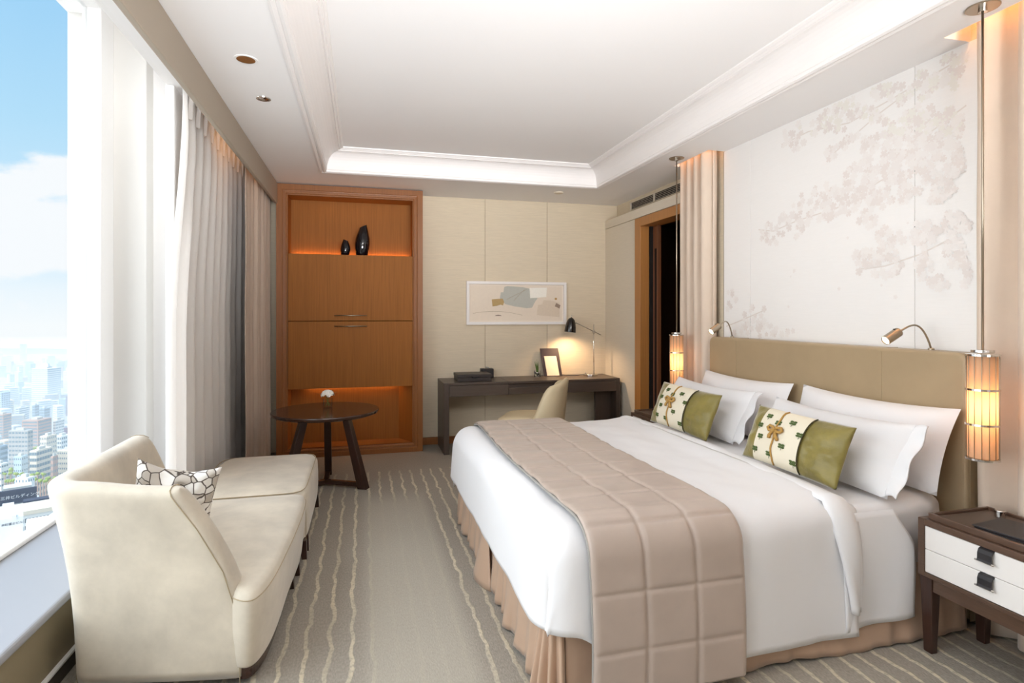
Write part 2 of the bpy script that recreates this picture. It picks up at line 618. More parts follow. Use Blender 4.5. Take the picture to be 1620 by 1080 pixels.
# ---- ceiling with its coffer
co = (-.317, 2.257, -.9, 5.31)      # coffer opening at the lower ceiling x0 x1 y0 y1
c = MB()
T = .03
c.box(-.80, co[0], YF, 6.4, ZC, ZC + T)
c.box(co[0], co[1], co[3], 6.4, ZC, ZC + T)
c.box(co[0], co[1], YF, co[2], ZC, ZC + T)
c.box(co[1], 2.585, YF, 6.4, ZC, ZC + T)
for y0, y1 in ((YF, .9), (2.051, 3.91), (4.41, 6.4)):
    c.box(2.585, 3.05, y0, y1, ZC, ZC + T)
c.box(co[0] - .1, co[1] + .1, co[2] - .1, co[3] + .1, 2.85, 2.88)
c.box(-1.12, -.80, YF, 6.4, 2.787, 2.82)            # ceiling of the curtain pocket along the window
c.box(-.83, -.80, YF, 6.4, ZC, 2.80)
c.box(-1.75, -1.10, YF, 4.8, 3.25, 3.28)            # head of the window bay
ceiling = struct(c.build('ceiling', M['ceiling']))

prof = [(-.055, ZC + .004), (-.055, ZC - .012), (-.043, ZC - .016), (-.031, ZC - .012), (-.026, ZC - .006), (-.020, ZC - .014),
        (-.006, ZC - .018), (.006, ZC - .012), (.008, ZC + .004), (.012, ZC + .008)]
for k in range(9):
    a = k / 8 * math.pi / 2
    prof.append((.012 + .10 * (1 - math.cos(a)), ZC + .012 + .14 * math.sin(a)))
prof += [(.114, 2.832), (.122, 2.826), (.130, 2.832), (.133, 2.838), (.140, 2.834), (.152, 2.842), (.154, 2.852)]
m = MB()
rings = [[(co[0] + d, co[2] + d, z), (co[1] - d, co[2] + d, z), (co[1] - d, co[3] - d, z), (co[0] + d, co[3] - d, z)] for d, z in prof]
for a, b in zip(rings, rings[1:]):
    for k in range(4):
        k2 = (k + 1) % 4
        m.addf([a[k], a[k2], b[k2], b[k]], [(0, 1, 2, 3)])
trim = m.build('trim_1', M['mould'], fix=False)
struct(trim)

# ---- curtain pockets in the ceiling beside the bed
m = MB()
for y0, y1 in ((.9, 2.051), (3.91, 4.41)):
    m.box(2.56, 2.585, y0, y1, ZC + .03, 2.95)
    m.box(2.56, 2.80, y0 - .02, y0, ZC + .03, 2.95)
    m.box(2.56, 2.80, y1, y1 + .02, ZC + .03, 2.95)
    m.box(2.56, 2.80, y0, y1, 2.95, 2.97)
struct(m.build('trim_2', M['ceiling']))

# ---- far wall: covered with tall fabric panels
wb = struct(MB().box(-1.7, 3.1, YB, YB + .1, 0, 3.3).build('wall_back', M['wallcloth']))
for x0, x1 in ((.597, 1.3025), (1.3055, 2.0215), (2.0245, 2.885)):
    MB().box(x0, x1, YB - .014, YB, .078, ZC).build('wall_panel', M['wallcloth'], wb, bevel=.003)
struct(MB().box(.597, 2.736, YB - .026, YB, 0, .077).build('baseboard_back', M['oak_frame'], bevel=.003))

# ---- headboard wall, doorway and the recessed strip above it
m = MB()
m.box(XR + .012, 3.0, YF, 4.41, 0, 3.0)
m.box(2.887, 3.0, 4.41, YB + .1, 2.485, 2.8)
m.box(XR + .012, 2.887, 5.41, YB + .1, 0, 2.478)
m.box(XR + .012, 2.887, 4.41, 5.41, 2.35, 2.478)
wr = struct(m.build('wall_right', M['wallcloth']))
MB().box(XR, XR + .012, 5.408, YB, 0.0, 2.386).build('wall_panel', M['wallpanel'], wr, bevel=.002)
MB().box(XR - .004, 2.887, 4.41, YB, 2.39, 2.485).build('cornice_strip', M['wallpanel'], wr, bevel=.003)
for y0, y1 in ((2.0, 2.3218), (2.3244, 3.609), (3.6116, 3.925)):
    MB().box(XR, XR + .012, y0, y1, 0, ZC).build('wallpaper_panel', M['paper'], wr, bevel=.0015)
MB().box(XR - .0015, XR + .012, 3.925, 3.934, 0, ZC).build('edge_strip', M['valance'], wr)

# printed blossom: flat print on the paper, placed on the wall (y along the wall, z up)
def onwall(cu, cv, x=XR):
    u, v = 1140 + cu / 2.1604, 60 + cv / 2.16
    s, k = math.sin(YAW), math.cos(YAW)
    t = (u - 810) / FPX
    dx, dy = s + t * k, k - t * s
    q = x / dx
    return q * dy, CAM_H + q * (HORIZ - v) / FPX
blobs = [(250, 350, 45, 40), (320, 300, 60, 40), (400, 280, 60, 40), (440, 240, 60, 35), (520, 270, 50, 40), (620, 190, 50, 30), (560, 190, 50, 30),
 (700, 160, 50, 50), (790, 130, 40, 40), (800, 70, 40, 25), (380, 390, 35, 25), (430, 350, 50, 30), (520, 370, 50, 40), (600, 310, 60, 40),
 (680, 280, 60, 50), (780, 290, 55, 60), (640, 370, 70, 60), (780, 390, 60, 30), (700, 330, 50, 50), (180, 670, 45, 40), (230, 640, 60, 50),
 (300, 590, 60, 60), (360, 560, 60, 60), (420, 550, 70, 60), (480, 470, 70, 60), (540, 520, 60, 60), (500, 610, 35, 35), (600, 440, 60, 60),
 (640, 530, 40, 40), (690, 440, 40, 30), (760, 490, 60, 50), (740, 550, 30, 25), (820, 430, 20, 30), (490, 760, 40, 50), (560, 770, 60, 50),
 (580, 690, 50, 40), (700, 670, 50, 50), (800, 640, 50, 50), (690, 780, 40, 40), (810, 730, 40, 50), (740, 840, 35, 35), (830, 810, 20, 40),
 (35, 900, 25, 40), (120, 950, 45, 45), (75, 995, 40, 20), (215, 1005, 35, 22), (160, 1000, 40, 25)]
mA, mB, mC, mD = MB(), MB(), MB(), MB()
cnt = 0
def flower(mm, y, z, r, rot, x):
    vs = [(x, y, z)]
    for k in range(20):
        a = rot + 2 * math.pi * k / 20
        ph = k % 4
        rr = r * (.50, .93, 1.0 - .13, .93)[ph]
        vs.append((x, y + rr * math.cos(a), z + rr * math.sin(a)))
    mm.addf(vs, [(0, 1 + k, 1 + (k + 1) % 20) for k in range(20)])
for bx, by, rx, ry in blobs:
    n = int(rx * ry / 118) + 2
    for k in range(n):
        a, q = random.random() * 6.283, math.sqrt(random.random())
        cu, cv = bx + rx * q * math.cos(a), by + ry * q * math.sin(a)
        y, z = onwall(cu, cv)
        if not (2.0 < y < 3.92 and 1.15 < z < 2.66):
            continue
        rr = random.uniform(.019, .032)
        z = min(z, 2.665 - rr); y = min(max(y, 2.005 + rr), 3.92 - rr)
        cnt += 1
        flower((mB if cv < 330 else mA, mC, mD)[cnt % 3], y, z, rr, random.random() * 6.28, XR - .0006 - .0000025 * cnt)
for cu, cv in ((250, 800), (240, 815), (232, 918), (405, 857), (435, 683), (550, 845), (598, 885), (640, 632), (252, 795)):
    y, z = onwall(cu, cv)
    flower(mA, y, z, random.uniform(.007, .016), random.random() * 6, XR - .0007)
mR = MB()
for pts in (((130, 655), (180, 660), (260, 625), (400, 580), (560, 480), (660, 370), (720, 320), (840, 230)), ((210, 365), (300, 320), (440, 290), (600, 200), (720, 130), (840, 60)),
            ((380, 400), (460, 330), (540, 260), (620, 200)), ((470, 790), (560, 780), (680, 740), (780, 690), (840, 640)), ((720, 500), (840, 455)), ((690, 420), (700, 370), (720, 320)),
            ((20, 985), (70, 965), (150, 930))):
    P = []
    for cu, cv in pts:
        y, z = onwall(cu, cv)
        P.append(Vector((XR - .0004, min(max(y, 2.0), 3.92), min(z, 2.66))))
    for a, b in zip(P, P[1:]):
        d = (b - a).normalized()
        nrm = Vector((0, -d.z, d.y)) * .004
        mR.addf([a - nrm, b - nrm, b + nrm, a + nrm], [(0, 1, 2, 3)])
for mm, mt in ((mA, 'petal'), (mB, 'petal_b'), (mC, 'petal_c'), (mD, 'petal_d'), (mR, 'branch')):
    stuff(mm.build('blossom_print' if mm is not mR else 'branch_print', M[mt], wr, fix=False))

# ---- doorway
d1 = struct(MB().box(XR - .022, 2.89, 5.283, 5.407, 0, 2.379).build('door_1', M['casing'], bevel=.004))
MB().box(XR - .022, 2.89, 4.36, 5.283, 2.289, 2.379).build('head_casing', M['casing'], d1, bevel=.004)
MB().box(XR - .022, 2.89, 4.36, 4.46, 0, 2.289).build('side_casing', M['casing'], d1, bevel=.004)
MB().box(2.812, 2.846, 5.262, 5.2828, 0, 2.289).build('door_stop', M['dark_slot'], d1)
lf = MB().box(2.846, 2.884, 5.165, 5.282, .002, 2.288).build('sliding_leaf', M['leaf_wood'], d1, bevel=.003)
MB().box(2.8435, 2.846, 5.19, 5.225, .3, 2.06).build('dark_groove', M['dark_slot'], lf)
m = MB()
m.box(3.95, 4.05, 4.0, 6.6, 0, 2.6)
m.box(2.9, 4.05, 4.2, 4.3, 0, 2.6)
m.box(2.96, 4.05, 5.62, 5.72, 0, 2.6)
m.box(2.89, 4.05, 4.2, 5.72, 2.34, 2.40)
struct(m.build('wall_hall', M['hallwood']))
# ---- air vent over the doorway
vt = thing('air_vent', 'long dark slatted air grille high above the doorway', 'vent', (2.88, 5.3, 2.55))
MB().box(2.8825, 2.887, 4.60, 5.82, 2.548, 2.632).build('backing', M['dark_slot'], vt)
m = MB()
m.box(2.870, 2.887, 4.60, 5.82, 2.628, 2.636)
m.box(2.870, 2.887, 4.60, 5.82, 2.546, 2.553)
for y in (4.60, 5.287, 5.812):
    m.box(2.868, 2.887, y, y + .014, 2.546, 2.636)
m.build('frame', M['wallpanel'], vt)
for k in range(4):
    z = 2.5655 + k * .0165
    MB().addf([(2.8805, 4.615, z), (2.8805, 5.81, z), (2.8715, 5.81, z - .003), (2.8715, 4.615, z - .003),
               (2.8805, 4.615, z + .0025), (2.8805, 5.81, z + .0025), (2.8715, 5.81, z - .0005), (2.8715, 4.615, z - .0005)],
              [(0, 1, 2, 3), (4, 5, 6, 7), (0, 1, 5, 4), (2, 3, 7, 6), (1, 2, 6, 5), (0, 3, 7, 4)]).build('slat', M['wallpanel'], vt)

# ---- window side
m = MB()
m.box(-1.15, -1.112, 3.88, YB, 0, 2.79)
m.box(-1.15, -1.112, YF, 6.4, 2.79, 3.3)
m.box(-1.75, -1.112, YF, -.35, 0, 3.3)
m.box(-1.75, -1.15, 4.2, 4.8, 0, 3.3)
m.box(-1.75, -1.10, 4.8, 6.4, 0, 3.3)
wlft = struct(m.build('wall_left', M['white']))
struct(MB().box(-1.75, -1.32, 4.078, 4.72, 0, 3.26).build('trim_3', M['column'], bevel=.006))
struct(MB().box(-1.152, -1.104, 3.868, 3.905, .32, 2.787).build('trim_4', M['white'], bevel=.008))
struct(MB().box(-1.62, -1.125, YF, 4.08, 0, .285).build('wall_window', M['ledge_face']))
struct(MB().box(-1.62, -1.105, YF, 4.08, .285, .322).build('window_sill', M['tile_white'], bevel=.012, seg=3))
bb = struct(MB().box(-1.125, -1.113, YF, 3.9, 0, .062).build('baseboard_left', mat('dark skirting', srgb(74, 66, 58), .5)))
MB().box(-1.125, -1.108, YF, 3.9, .062, .070).build('cap_strip', M['white'], bb)
w1 = struct(MB().box(-1.60, -1.50, 3.90, 4.08, .322, 3.25).build('window_1', M['white'], bevel=.006))
MB().box(-1.60, -1.50, YF, 3.9, 3.21, 3.25).build('window_head', M['white'], w1, bevel=.006)
MB().box(-1.60, -1.53, YF, 3.9, .322, .345).build('window_bottom_rail', M['white'], w1, bevel=.006)
MB().box(-1.58, -1.572, YF, 3.9, .345, 3.21).build('pane', M['pane'], w1)
struct(MB().box(-1.75, 3.0, YF - .1, YF, 0, 3.3).build('wall_front', M['drape_dark']))

# ---- valance
va = tag(MB().box(-.825, -.795, YF, 5.905, 2.465, ZC - .006).build('window_valance', M['valance'], bevel=.006),
         'long taupe fabric pelmet below the ceiling along the window', 'pelmet')

# ---- curtains
def curtain_mesh(x, y0, y1, z0, z1, folds, amp, y0b=None, seed=0, nv=24, per=10, pinch=.0, phase=0, jit=.25, flat=0):
    nu = folds * per
    rnd = random.Random(seed)
    offs = [rnd.uniform(-jit, jit) for _ in range(folds + 2)]
    amps = [rnd.uniform(.65, 1.15) for _ in range(folds + 2)]
    def fn(u, v):
        z = lerp(z1, z0, v)
        ya = lerp(y0, y0b if y0b is not None else y0, smoothstep(0, .55, v))
        k = u * folds
        i = int(min(k, folds - 1e-6))
        o = lerp(offs[i], offs[i + 1], k - i)
        A = amp * lerp(amps[i], amps[i + 1], k - i) * (1 - pinch * (1 - smoothstep(0, .12, v)))
        if flat and u < flat:
            A *= .25
        ph = 2 * math.pi * (k + .25 * o + phase)
        xx = x + A * (math.sin(ph) + .25 * math.sin(2 * ph + 1)) + .006 * fbm(u * 6, z * 1.2, seed, 2)
        yy = lerp(ya, y1, u) + A * .35 * math.cos(ph * 1.0 + o) + .010 * (v) * fbm(u * 9, z * .8, seed + 5, 2)
        return Vector((xx, yy, z))
    return fn, nu, nv
def curtain(name, label, cat, mt, *a, hook=None, **k):
    fn, nu, nv = curtain_mesh(*a, **k)
    return tag(MB().grid(fn, nu, nv).build(name, mt, smooth=True, solid=.003), label, cat)
sh = curtain('sheer_curtain', 'translucent white gathered sheer curtain drawn at the end of the window', 'curtain', M['sheer'],
        -1.046, 3.83, 5.73, .015, 2.76, 11, .035, y0b=3.55, seed=3, pinch=.45, nv=30)
# pinch pleats sewn along the sheer's heading
for k in range(11):
    y = 3.92 + k * .170
    MB().addf([(-1.030, y - .012, 2.765), (-1.008, y, 2.765), (-1.030, y + .012, 2.765), (-1.038, y - .020, 2.60), (-1.018, y, 2.60), (-1.038, y + .020, 2.60)],
              [(0, 1, 4, 3), (1, 2, 5, 4), (2, 0, 3, 5), (0, 2, 1), (3, 4, 5)]).build('pinch_pleat', M['sheer'], sh, smooth=False)
curtain('heavy_drape', 'rose taupe heavy drape gathered beside the wooden cabinet', 'curtain', M['drape_dark'],
        -.885, 4.83, 6.02, .012, 2.74, 9, .030, seed=11, nv=24, flat=.28)
curtain('bedside_curtain', 'pale beige floor length curtain at the doorway side of the bed', 'curtain', M['drape'],
        2.668, 3.955, 4.40, .012, 2.93, 4, .050, seed=21, nv=24, per=14, y0b=3.955, jit=.15)
curtain('bedside_curtain', 'pale beige curtain behind the near night table, at the right edge', 'curtain', M['drape'],
        2.674, 1.0, 1.950, .012, 2.93, 6, .044, seed=33, nv=24, per=14, jit=.15)

# ---- ceiling fittings
dl = thing('downlight', 'round recessed downlight with copper reflector in the ceiling by the window', 'downlight', (-.564, 3.1, ZC))
MB().lathe([(.044, -.003), (.056, -.003), (.056, .0), (.044, .0)], (-.564, 3.1, ZC), 28, capb=False, capt=False).build('trim_ring', M['white'], dl, smooth=False)
MB().lathe([(.0455, -.0015), (.001, -.0012)], (-.564, 3.1, ZC), 28, capb=False, capt=False).build('reflector', M['copper'], dl)
sp = thing('ceiling_spotlight', 'small clear faceted spotlight set flush in the ceiling beyond the downlight', 'spotlight', (-.566, 3.638, ZC))
MB().lathe([(.030, -.004), (.040, -.004), (.041, 0), (.03, 0)], (-.566, 3.638, ZC), 24, capb=False, capt=False).build('trim_ring', M['chrome'], sp)
MB().lathe([(.030, -.001), (.018, -.006), (.008, -.007), (.002, -.007)], (-.566, 3.638, ZC), 9, capb=False).build('lens', M['chrome'], sp)
sm = thing('smoke_detector', 'small pale disc on the ceiling over the desk', 'detector', (1.974, 5.653, ZC))
MB().lathe([(.05, 0), (.05, -.008), (.04, -.014), (.004, -.015)], (1.974, 5.653, ZC), 24, capb=False).build('cover', M['wallpanel'], sm)

# warm strip lights hidden in the curtain pockets
def strip(loc, sx, sy, e, col=(1, .50, .20), rot=(0, 0, 0)):
    return lamp('pocket_strip_light', 'AREA', loc, rot, e, col, shape='RECTANGLE', size=sx, size_y=sy)
strip((2.61, 4.16, 2.93), .03, .44, 2.2)
strip((2.61, 1.5, 2.93), .03, 1.05, 6.0)
strip((-.855, 4.9, 2.77), .03, 1.0, 1.0)

# ================================================================== WOODEN CABINET
CX0, CX1, CY = -.807, .594, 5.91
cab = thing('wall_cabinet', 'tall built-in cherry wood cabinet with lit niche and two flap doors', 'cabinet', (-.1, 6.05, 0))
ox0, ox1, oz0, oz1 = -.704, .493, .088, 2.56
def frame_rings(prof, x0, x1, z0, z1, yf):
    m = MB()
    rr = [[(x0 + d, y, z0 + d2), (x1 - d, y, z0 + d2), (x1 - d, y, z1 - d), (x0 + d, y, z1 - d)] for d, d2, y in prof]
    for a, b in zip(rr, rr[1:]):
        for k in range(4):
            k2 = (k + 1) % 4
            m.addf([a[k], a[k2], b[k2], b[k]], [(0, 1, 2, 3)])
    return m
# stepped frame moulding, mitred at the corners
fp = [(0, 0, YB - .03), (0, 0, CY), (.052, .044, CY), (.056, .048, CY + .006), (.066, .056, CY + .008), (.070, .060, CY + .003),
      (.086, .074, CY + .004), (.090, .078, CY + .012), (.102, .088, CY + .016), (.103, .088, CY + .05)]
frame_rings(fp, CX0, CX1, 0.0, 2.662, CY).build('frame', M['oak_frame'], cab, fix=True)
MB().box(ox0 - .02, ox1 + .02, 6.185, 6.20, 0, 2.62).build('back_panel', M['oak'], cab)
m = MB()
m.box(ox0 - .02, ox0, CY + .04, 6.19, .06, 2.6)
m.box(ox1, ox1 + .02, CY + .04, 6.19, .06, 2.6)
m.build('side_panel', M['oak'], cab)
MB().box(ox0, ox1, CY + .04, 6.19, oz1, oz1 + .02).build('top_panel', M['oak'], cab)
MB().box(ox0, ox1, CY + .055, 6.19, 1.965, 1.985).build('niche_shelf', M['oak'], cab)
MB().box(ox0, ox1, CY + .02, 6.19, .06, .088).build('niche_floor', M['oak'], cab, bevel=.004)
MB().box(ox0, ox1, CY + .04, 6.19, .70, .72).build('lower_shelf', M['oak'], cab)
MB().hexa([(.37, 6.185, .088), (ox1, CY + .05, .088), (ox1, CY + .07, .088), (.385, 6.185, .088)],
          [(.37, 6.185, .70), (ox1, CY + .05, .70), (ox1, CY + .07, .70), (.385, 6.185, .70)]).build('angled_panel', M['oak'], cab)
for z0, z1, hz in ((1.336, 1.990, 1.388), (.672, 1.330, 1.282)):
    d = MB().box(ox0 + .003, ox1 - .003, CY + .004, CY + .030, z0, z1).build('flap_door', M['oak'], cab, bevel=.002)
    h = MB()
    h.tube([(-.27, CY - .020, hz), (.040, CY - .020, hz)], .0055, 10)
    for x in (-.235, .005):
        h.tube([(x, CY + .004, hz), (x, CY - .020, hz)], .004, 8)
    h.build('bar_handle', M['nickel'], d, smooth=True)
# concealed strip lights of the two niches
lamp('niche_strip_light', 'AREA', (-.105, 6.165, 2.0), (R(180), 0, 0), 1.2, (1, .42, .12), shape='RECTANGLE', size=1.15, size_y=.012)
lamp('niche_strip_light', 'AREA', (-.105, 6.15, .695), (0, 0, 0), 1.3, (1, .50, .2), shape='RECTANGLE', size=.9, size_y=.02)
lamp('niche_strip_light', 'AREA', (-.105, 6.05, 2.555), (0, 0, 0), .25, (1, .62, .36), shape='RECTANGLE', size=1.0, size_y=.05)

def vase(name, label, x, y, z, h, prof, lean, turn):
    t = thing(name, label, 'vase', (x, y, z), group='black vases in the niche')
    m = MB()
    n = 28
    vs, fs = [], []
    for r, q in prof:
        for k in range(n):
            a = 2 * math.pi * k / n
            zz = q * h
            xx, yy = r * math.cos(a), r * .92 * math.sin(a)
            zz += (q ** 4) * lean * (xx * math.cos(turn) + yy * math.sin(turn))
            vs.append((x + xx + .012 * q * h / .28, y + yy, z + zz))
    for i in range(len(prof) - 1):
        for k in range(n):
            k2 = (k + 1) % n
            fs.append((i * n + k, i * n + k2, (i + 1) * n + k2, (i + 1) * n + k))
    fs.append(tuple(range(n))[::-1])
    m.addf(vs, fs)
    m.build('body', M['black'], t, smooth=True)
    top = prof[-1][0]
    rim = []
    for k in range(n + 1):
        a = 2 * math.pi * k / n
        xx, yy = top * math.cos(a), top * .92 * math.sin(a)
        rim.append((x + xx + .012 * h / .28, y + yy, z + h + lean * (xx * math.cos(turn) + yy * math.sin(turn))))
    MB().tube(rim, .002, 6, caps=False).build('rim', M['black'], t, smooth=True)
    return t
vase('black_vase', 'tall glossy black vase with slanted mouth in the upper niche', -.010, 5.99, 1.985, .300,
     [(.048, 0), (.056, .03), (.070, .25), (.074, .42), (.069, .6), (.054, .8), (.040, .95), (.036, 1)], .5, 0)
vase('black_vase', 'small squat glossy black vase left of the tall one in the niche', -.172, 5.99, 1.985, .155,
     [(.030, 0), (.038, .04), (.048, .3), (.049, .45), (.043, .68), (.030, .9), (.024, 1)], -.4, 0)

# ================================================================== ROUND TABLE
tx, ty, tz = -.292, 4.93, .62
tb = thing('side_table', 'round dark wood side table with three splayed legs by the cabinet', 'table', (tx, ty, 0))
MB().lathe([(.30, tz - .040), (.395, tz - .036), (.418, tz - .026), (.424, tz - .008), (.421, tz)], (tx, ty, 0), 72).build('tabletop', M['walnut'], tb, bevel=.003)
for k, ang in enumerate((-30, 90, 210)):
    a = R(ang)
    d, p = Vector((math.cos(a), math.sin(a), 0)), Vector((-math.sin(a), math.cos(a), 0))
    c0, c1 = Vector((tx, ty, 0)) + d * .345, Vector((tx, ty, tz - .038)) + d * .185
    hw, hd = .030, .028
    bot = [c0 - p * hw - d * (hd + .012), c0 + p * hw - d * (hd + .012), c0 + p * hw + d * (hd + .01), c0 - p * hw + d * (hd + .01)]
    top = [c1 - p * hw * .9 - d * hd, c1 + p * hw * .9 - d * hd, c1 + p * hw * .9 + d * hd, c1 - p * hw * .9 + d * hd]
    MB().hexa(bot, top).build('leg', M['walnut_v'], tb, bevel=.004)
    q0, q1 = Vector((tx, ty, 0)), c0 - d * .03
    MB().hexa([q0 - p * .02 + Vector((0, 0, .015)), q0 + p * .02 + Vector((0, 0, .015)), q1 + p * .02 + Vector((0, 0, .015)), q1 - p * .02 + Vector((0, 0, .015))],
              [q0 - p * .02 + Vector((0, 0, .05)), q0 + p * .02 + Vector((0, 0, .05)), q1 + p * .02 + Vector((0, 0, .05)), q1 - p * .02 + Vector((0, 0, .05))]).build('stretcher', M['walnut'], tb, bevel=.003)
# small glass of flowers
gx, gy = -.285, 5.04
fl = thing('flower_glass', 'small clear glass with one white bloom on the round table', 'vase', (gx, gy, tz))
MB().lathe([(.036, 0), (.037, .004), (.037, .075), (.034, .075), (.034, .010), (.002, .010)], (gx, gy, tz), 28, capt=False).build('glass', M['tumbler'], fl, smooth=False)
rnd = random.Random(5)
m = MB()
for k in range(5):
    a = k * 1.3
    m.tube([(gx + .02 * math.cos(a), gy + .02 * math.sin(a), tz + .012), (gx, gy, tz + .05), (gx - .02 * math.cos(a), gy - .02 * math.sin(a), tz + .095)], .002, 6)
m.build('stem', M['green'], fl, smooth=True)
for k in range(9):
    a = k * .75 + .3
    L = rnd.uniform(.06, .10)
    b0 = Vector((gx, gy, tz + .088))
    tip = b0 + Vector((math.cos(a) * L, math.sin(a) * L, rnd.uniform(.0, .05)))
    pp = Vector((-math.sin(a), math.cos(a), 0)) * .007
    md = (b0 + tip) / 2 + Vector((0, 0, .010))
    MB().addf([b0, md - pp, tip, md + pp, md + Vector((0, 0, -.003))], [(0, 1, 4), (1, 2, 4), (2, 3, 4), (3, 0, 4), (0, 3, 2, 1)]).build('leaf', M['green'], fl, fix=False)
for k in range(26):
    th = k * 2.4
    ph = .12 + 1.35 * (k / 26)
    d = Vector((math.sin(ph) * math.cos(th), math.sin(ph) * math.sin(th), math.cos(ph) * .8))
    c0 = Vector((gx, gy, tz + .100)) + d * .040
    s1 = d.cross(Vector((0, 0, 1))).normalized() if abs(d.z) < .99 else Vector((1, 0, 0))
    s2 = s1.cross(d).normalized()
    r = .021
    vs = [c0 + d * .006] + [c0 + (s1 * math.cos(q * 1.047) + s2 * math.sin(q * 1.047)) * r + d * (.010 if q % 2 else .014) for q in range(6)]
    MB().addf(vs, [(0, 1 + q, 1 + (q + 1) % 6) for q in range(6)]).build('petal', M['flower'], fl, fix=False)

# ================================================================== DESK
DX0, DX1, DY0, DY1, DZ = .780, 2.690, 5.70, 6.176, .712
dk = thing('writing_desk', 'long dark grey-brown writing desk along the far wall', 'desk', (1.73, 5.94, 0))
MB().box(DX0, DX0 + .055, DY0 - .012, DY1, 0, DZ).build('side_panel', M['wenge_v'], dk, bevel=.003)
MB().box(DX1 - .045, DX1, DY0, DY1, 0, DZ).build('side_panel', M['wenge_v'], dk, bevel=.003)
for x0, x1 in ((DX0 + .056, 1.446), (1.449, 2.06), (2.063, DX1 - .046)):
    MB().box(x0, x1, DY0, DY1, DZ - .024, DZ - .001).build('top_panel', M['wenge'], dk, bevel=.002)
MB().box(DX0 + .06, DX1 - .05, DY0 + .04, DY1 - .02, .585, DZ - .026).build('carcass', M['wenge'], dk)
MB().box(DX0 + .057, 1.446, DY0 - .006, DY0 + .018, .575, DZ - .027).build('drawer', M['wenge'], dk, bevel=.002)
MB().box(1.450, 2.058, DY0 + .004, DY0 + .028, .578, .648).build('drawer', M['wenge'], dk, bevel=.002)
MB().box(2.062, DX1 - .047, DY0 - .006, DY0 + .018, .575, DZ - .027).build('drawer', M['wenge'], dk, bevel=.002)
MB().box(2.46, DX1 - .046, 5.84, 5.87, 0, .585).build('modesty_panel', M['wenge_v'], dk, bevel=.002)

# things on the desk
bx = thing('leather_box', 'flat brown-black leather box with hinged lid on the desk', 'box', (1.1, 5.93, DZ))
MB().box(.938, 1.285, 5.79, 6.06, DZ, DZ + .040).build('body', M['boxleather'], bx, bevel=.003)
MB().box(.934, 1.289, 5.786, 6.064, DZ + .042, DZ + .072).build('lid', M['boxleather'], bx, bevel=.003)
m = MB(); m.tube([(1.08, 5.786, DZ + .05), (1.09, 5.777, DZ + .036), (1.14, 5.777, DZ + .036), (1.15, 5.786, DZ + .05)], .005, 8)
m.build('pull_tab', M['darkleather'], bx, smooth=True)
ts = thing('tissue_box', 'black leather tissue cube behind the flat leather box', 'tissue box', (1.31, 6.10, DZ))
MB().box(1.242, 1.378, 6.085, 6.17, DZ, DZ + .098).build('cover', M['darkleather'], ts, bevel=.005)
m = MB()
m.grid(lambda u, v: Vector((1.285 + .05 * u, 6.115 + .02 * v + .008 * math.sin(7 * u), DZ + .098 + .022 * math.sin(math.pi * u) * (1 - .6 * v) + .004 * math.sin(9 * u + 4 * v))), 8, 5)
m.build('tissue', M['linen'], ts, smooth=True)
gp = thing('grass_pot', 'small glass of dark pebbles with green grass spikes on the desk', 'plant', (1.853, 6.02, DZ))
px_, py_ = 1.853, 6.02
MB().lathe([(.030, 0), (.034, .003), (.036, .07), (.033, .07), (.031, .006), (.002, .006)], (px_, py_, DZ), 24, capt=False).build('glass', M['tumbler'], gp)
for k in range(22):
    a, q, z = rnd.random() * 6.28, .023 * math.sqrt(rnd.random()), DZ + .014 + .040 * rnd.random()
    b = MB().lathe([(.003, -.007), (.008, -.003), (.0085, .002), (.003, .007)], (px_ + q * math.cos(a), py_ + q * math.sin(a), z), 7, axis=(rnd.random() - .5, rnd.random() - .5, 1))
    b.build('pebble', M['pebble'] if k % 4 else M['lacquer'], gp, smooth=True)
for k in range(6):
    a = k * 1.05
    q = Vector((math.cos(a), math.sin(a), 0))
    hgt = rnd.uniform(.09, .15)
    MB().tube([Vector((px_, py_, DZ + .03)) + q * .004, Vector((px_, py_, DZ + .09)) + q * .010, Vector((px_ - .012, py_, DZ + .06 + hgt)) + q * .022], [.0045, .005, .0006], 6).build('blade', M['green'], gp, smooth=True)
fo = thing('folder', 'dark aubergine folder leaning on the wall above the desk', 'folder', (2.02, 6.08, DZ))
def lean_board(x0, x1, z0, z1, yb, yt, th, xs=0):
    return MB().hexa([(x0 + xs, yb, z0), (x1 + xs, yb, z0), (x1 + xs, yb + th, z0), (x0 + xs, yb + th, z0)],
                     [(x0, yt, z1), (x1, yt, z1), (x1, yt + th, z1), (x0, yt + th, z1)])
lean_board(1.925, 2.140, DZ, 1.016, 6.07, 6.155, .008, .022).build('back_board', M['folder'], fo, bevel=.001)
MB().box(1.955, 2.155, 6.058, 6.071, DZ, DZ + .006).build('foot', M['folder'], fo, bevel=.001)
cdv = tag(lean_board(1.963, 2.106, DZ + .0065, .930, 6.0580, 6.1215, .0016, .018).build('card', M['card'], None), 'blank cream card standing against the dark folder', 'card')

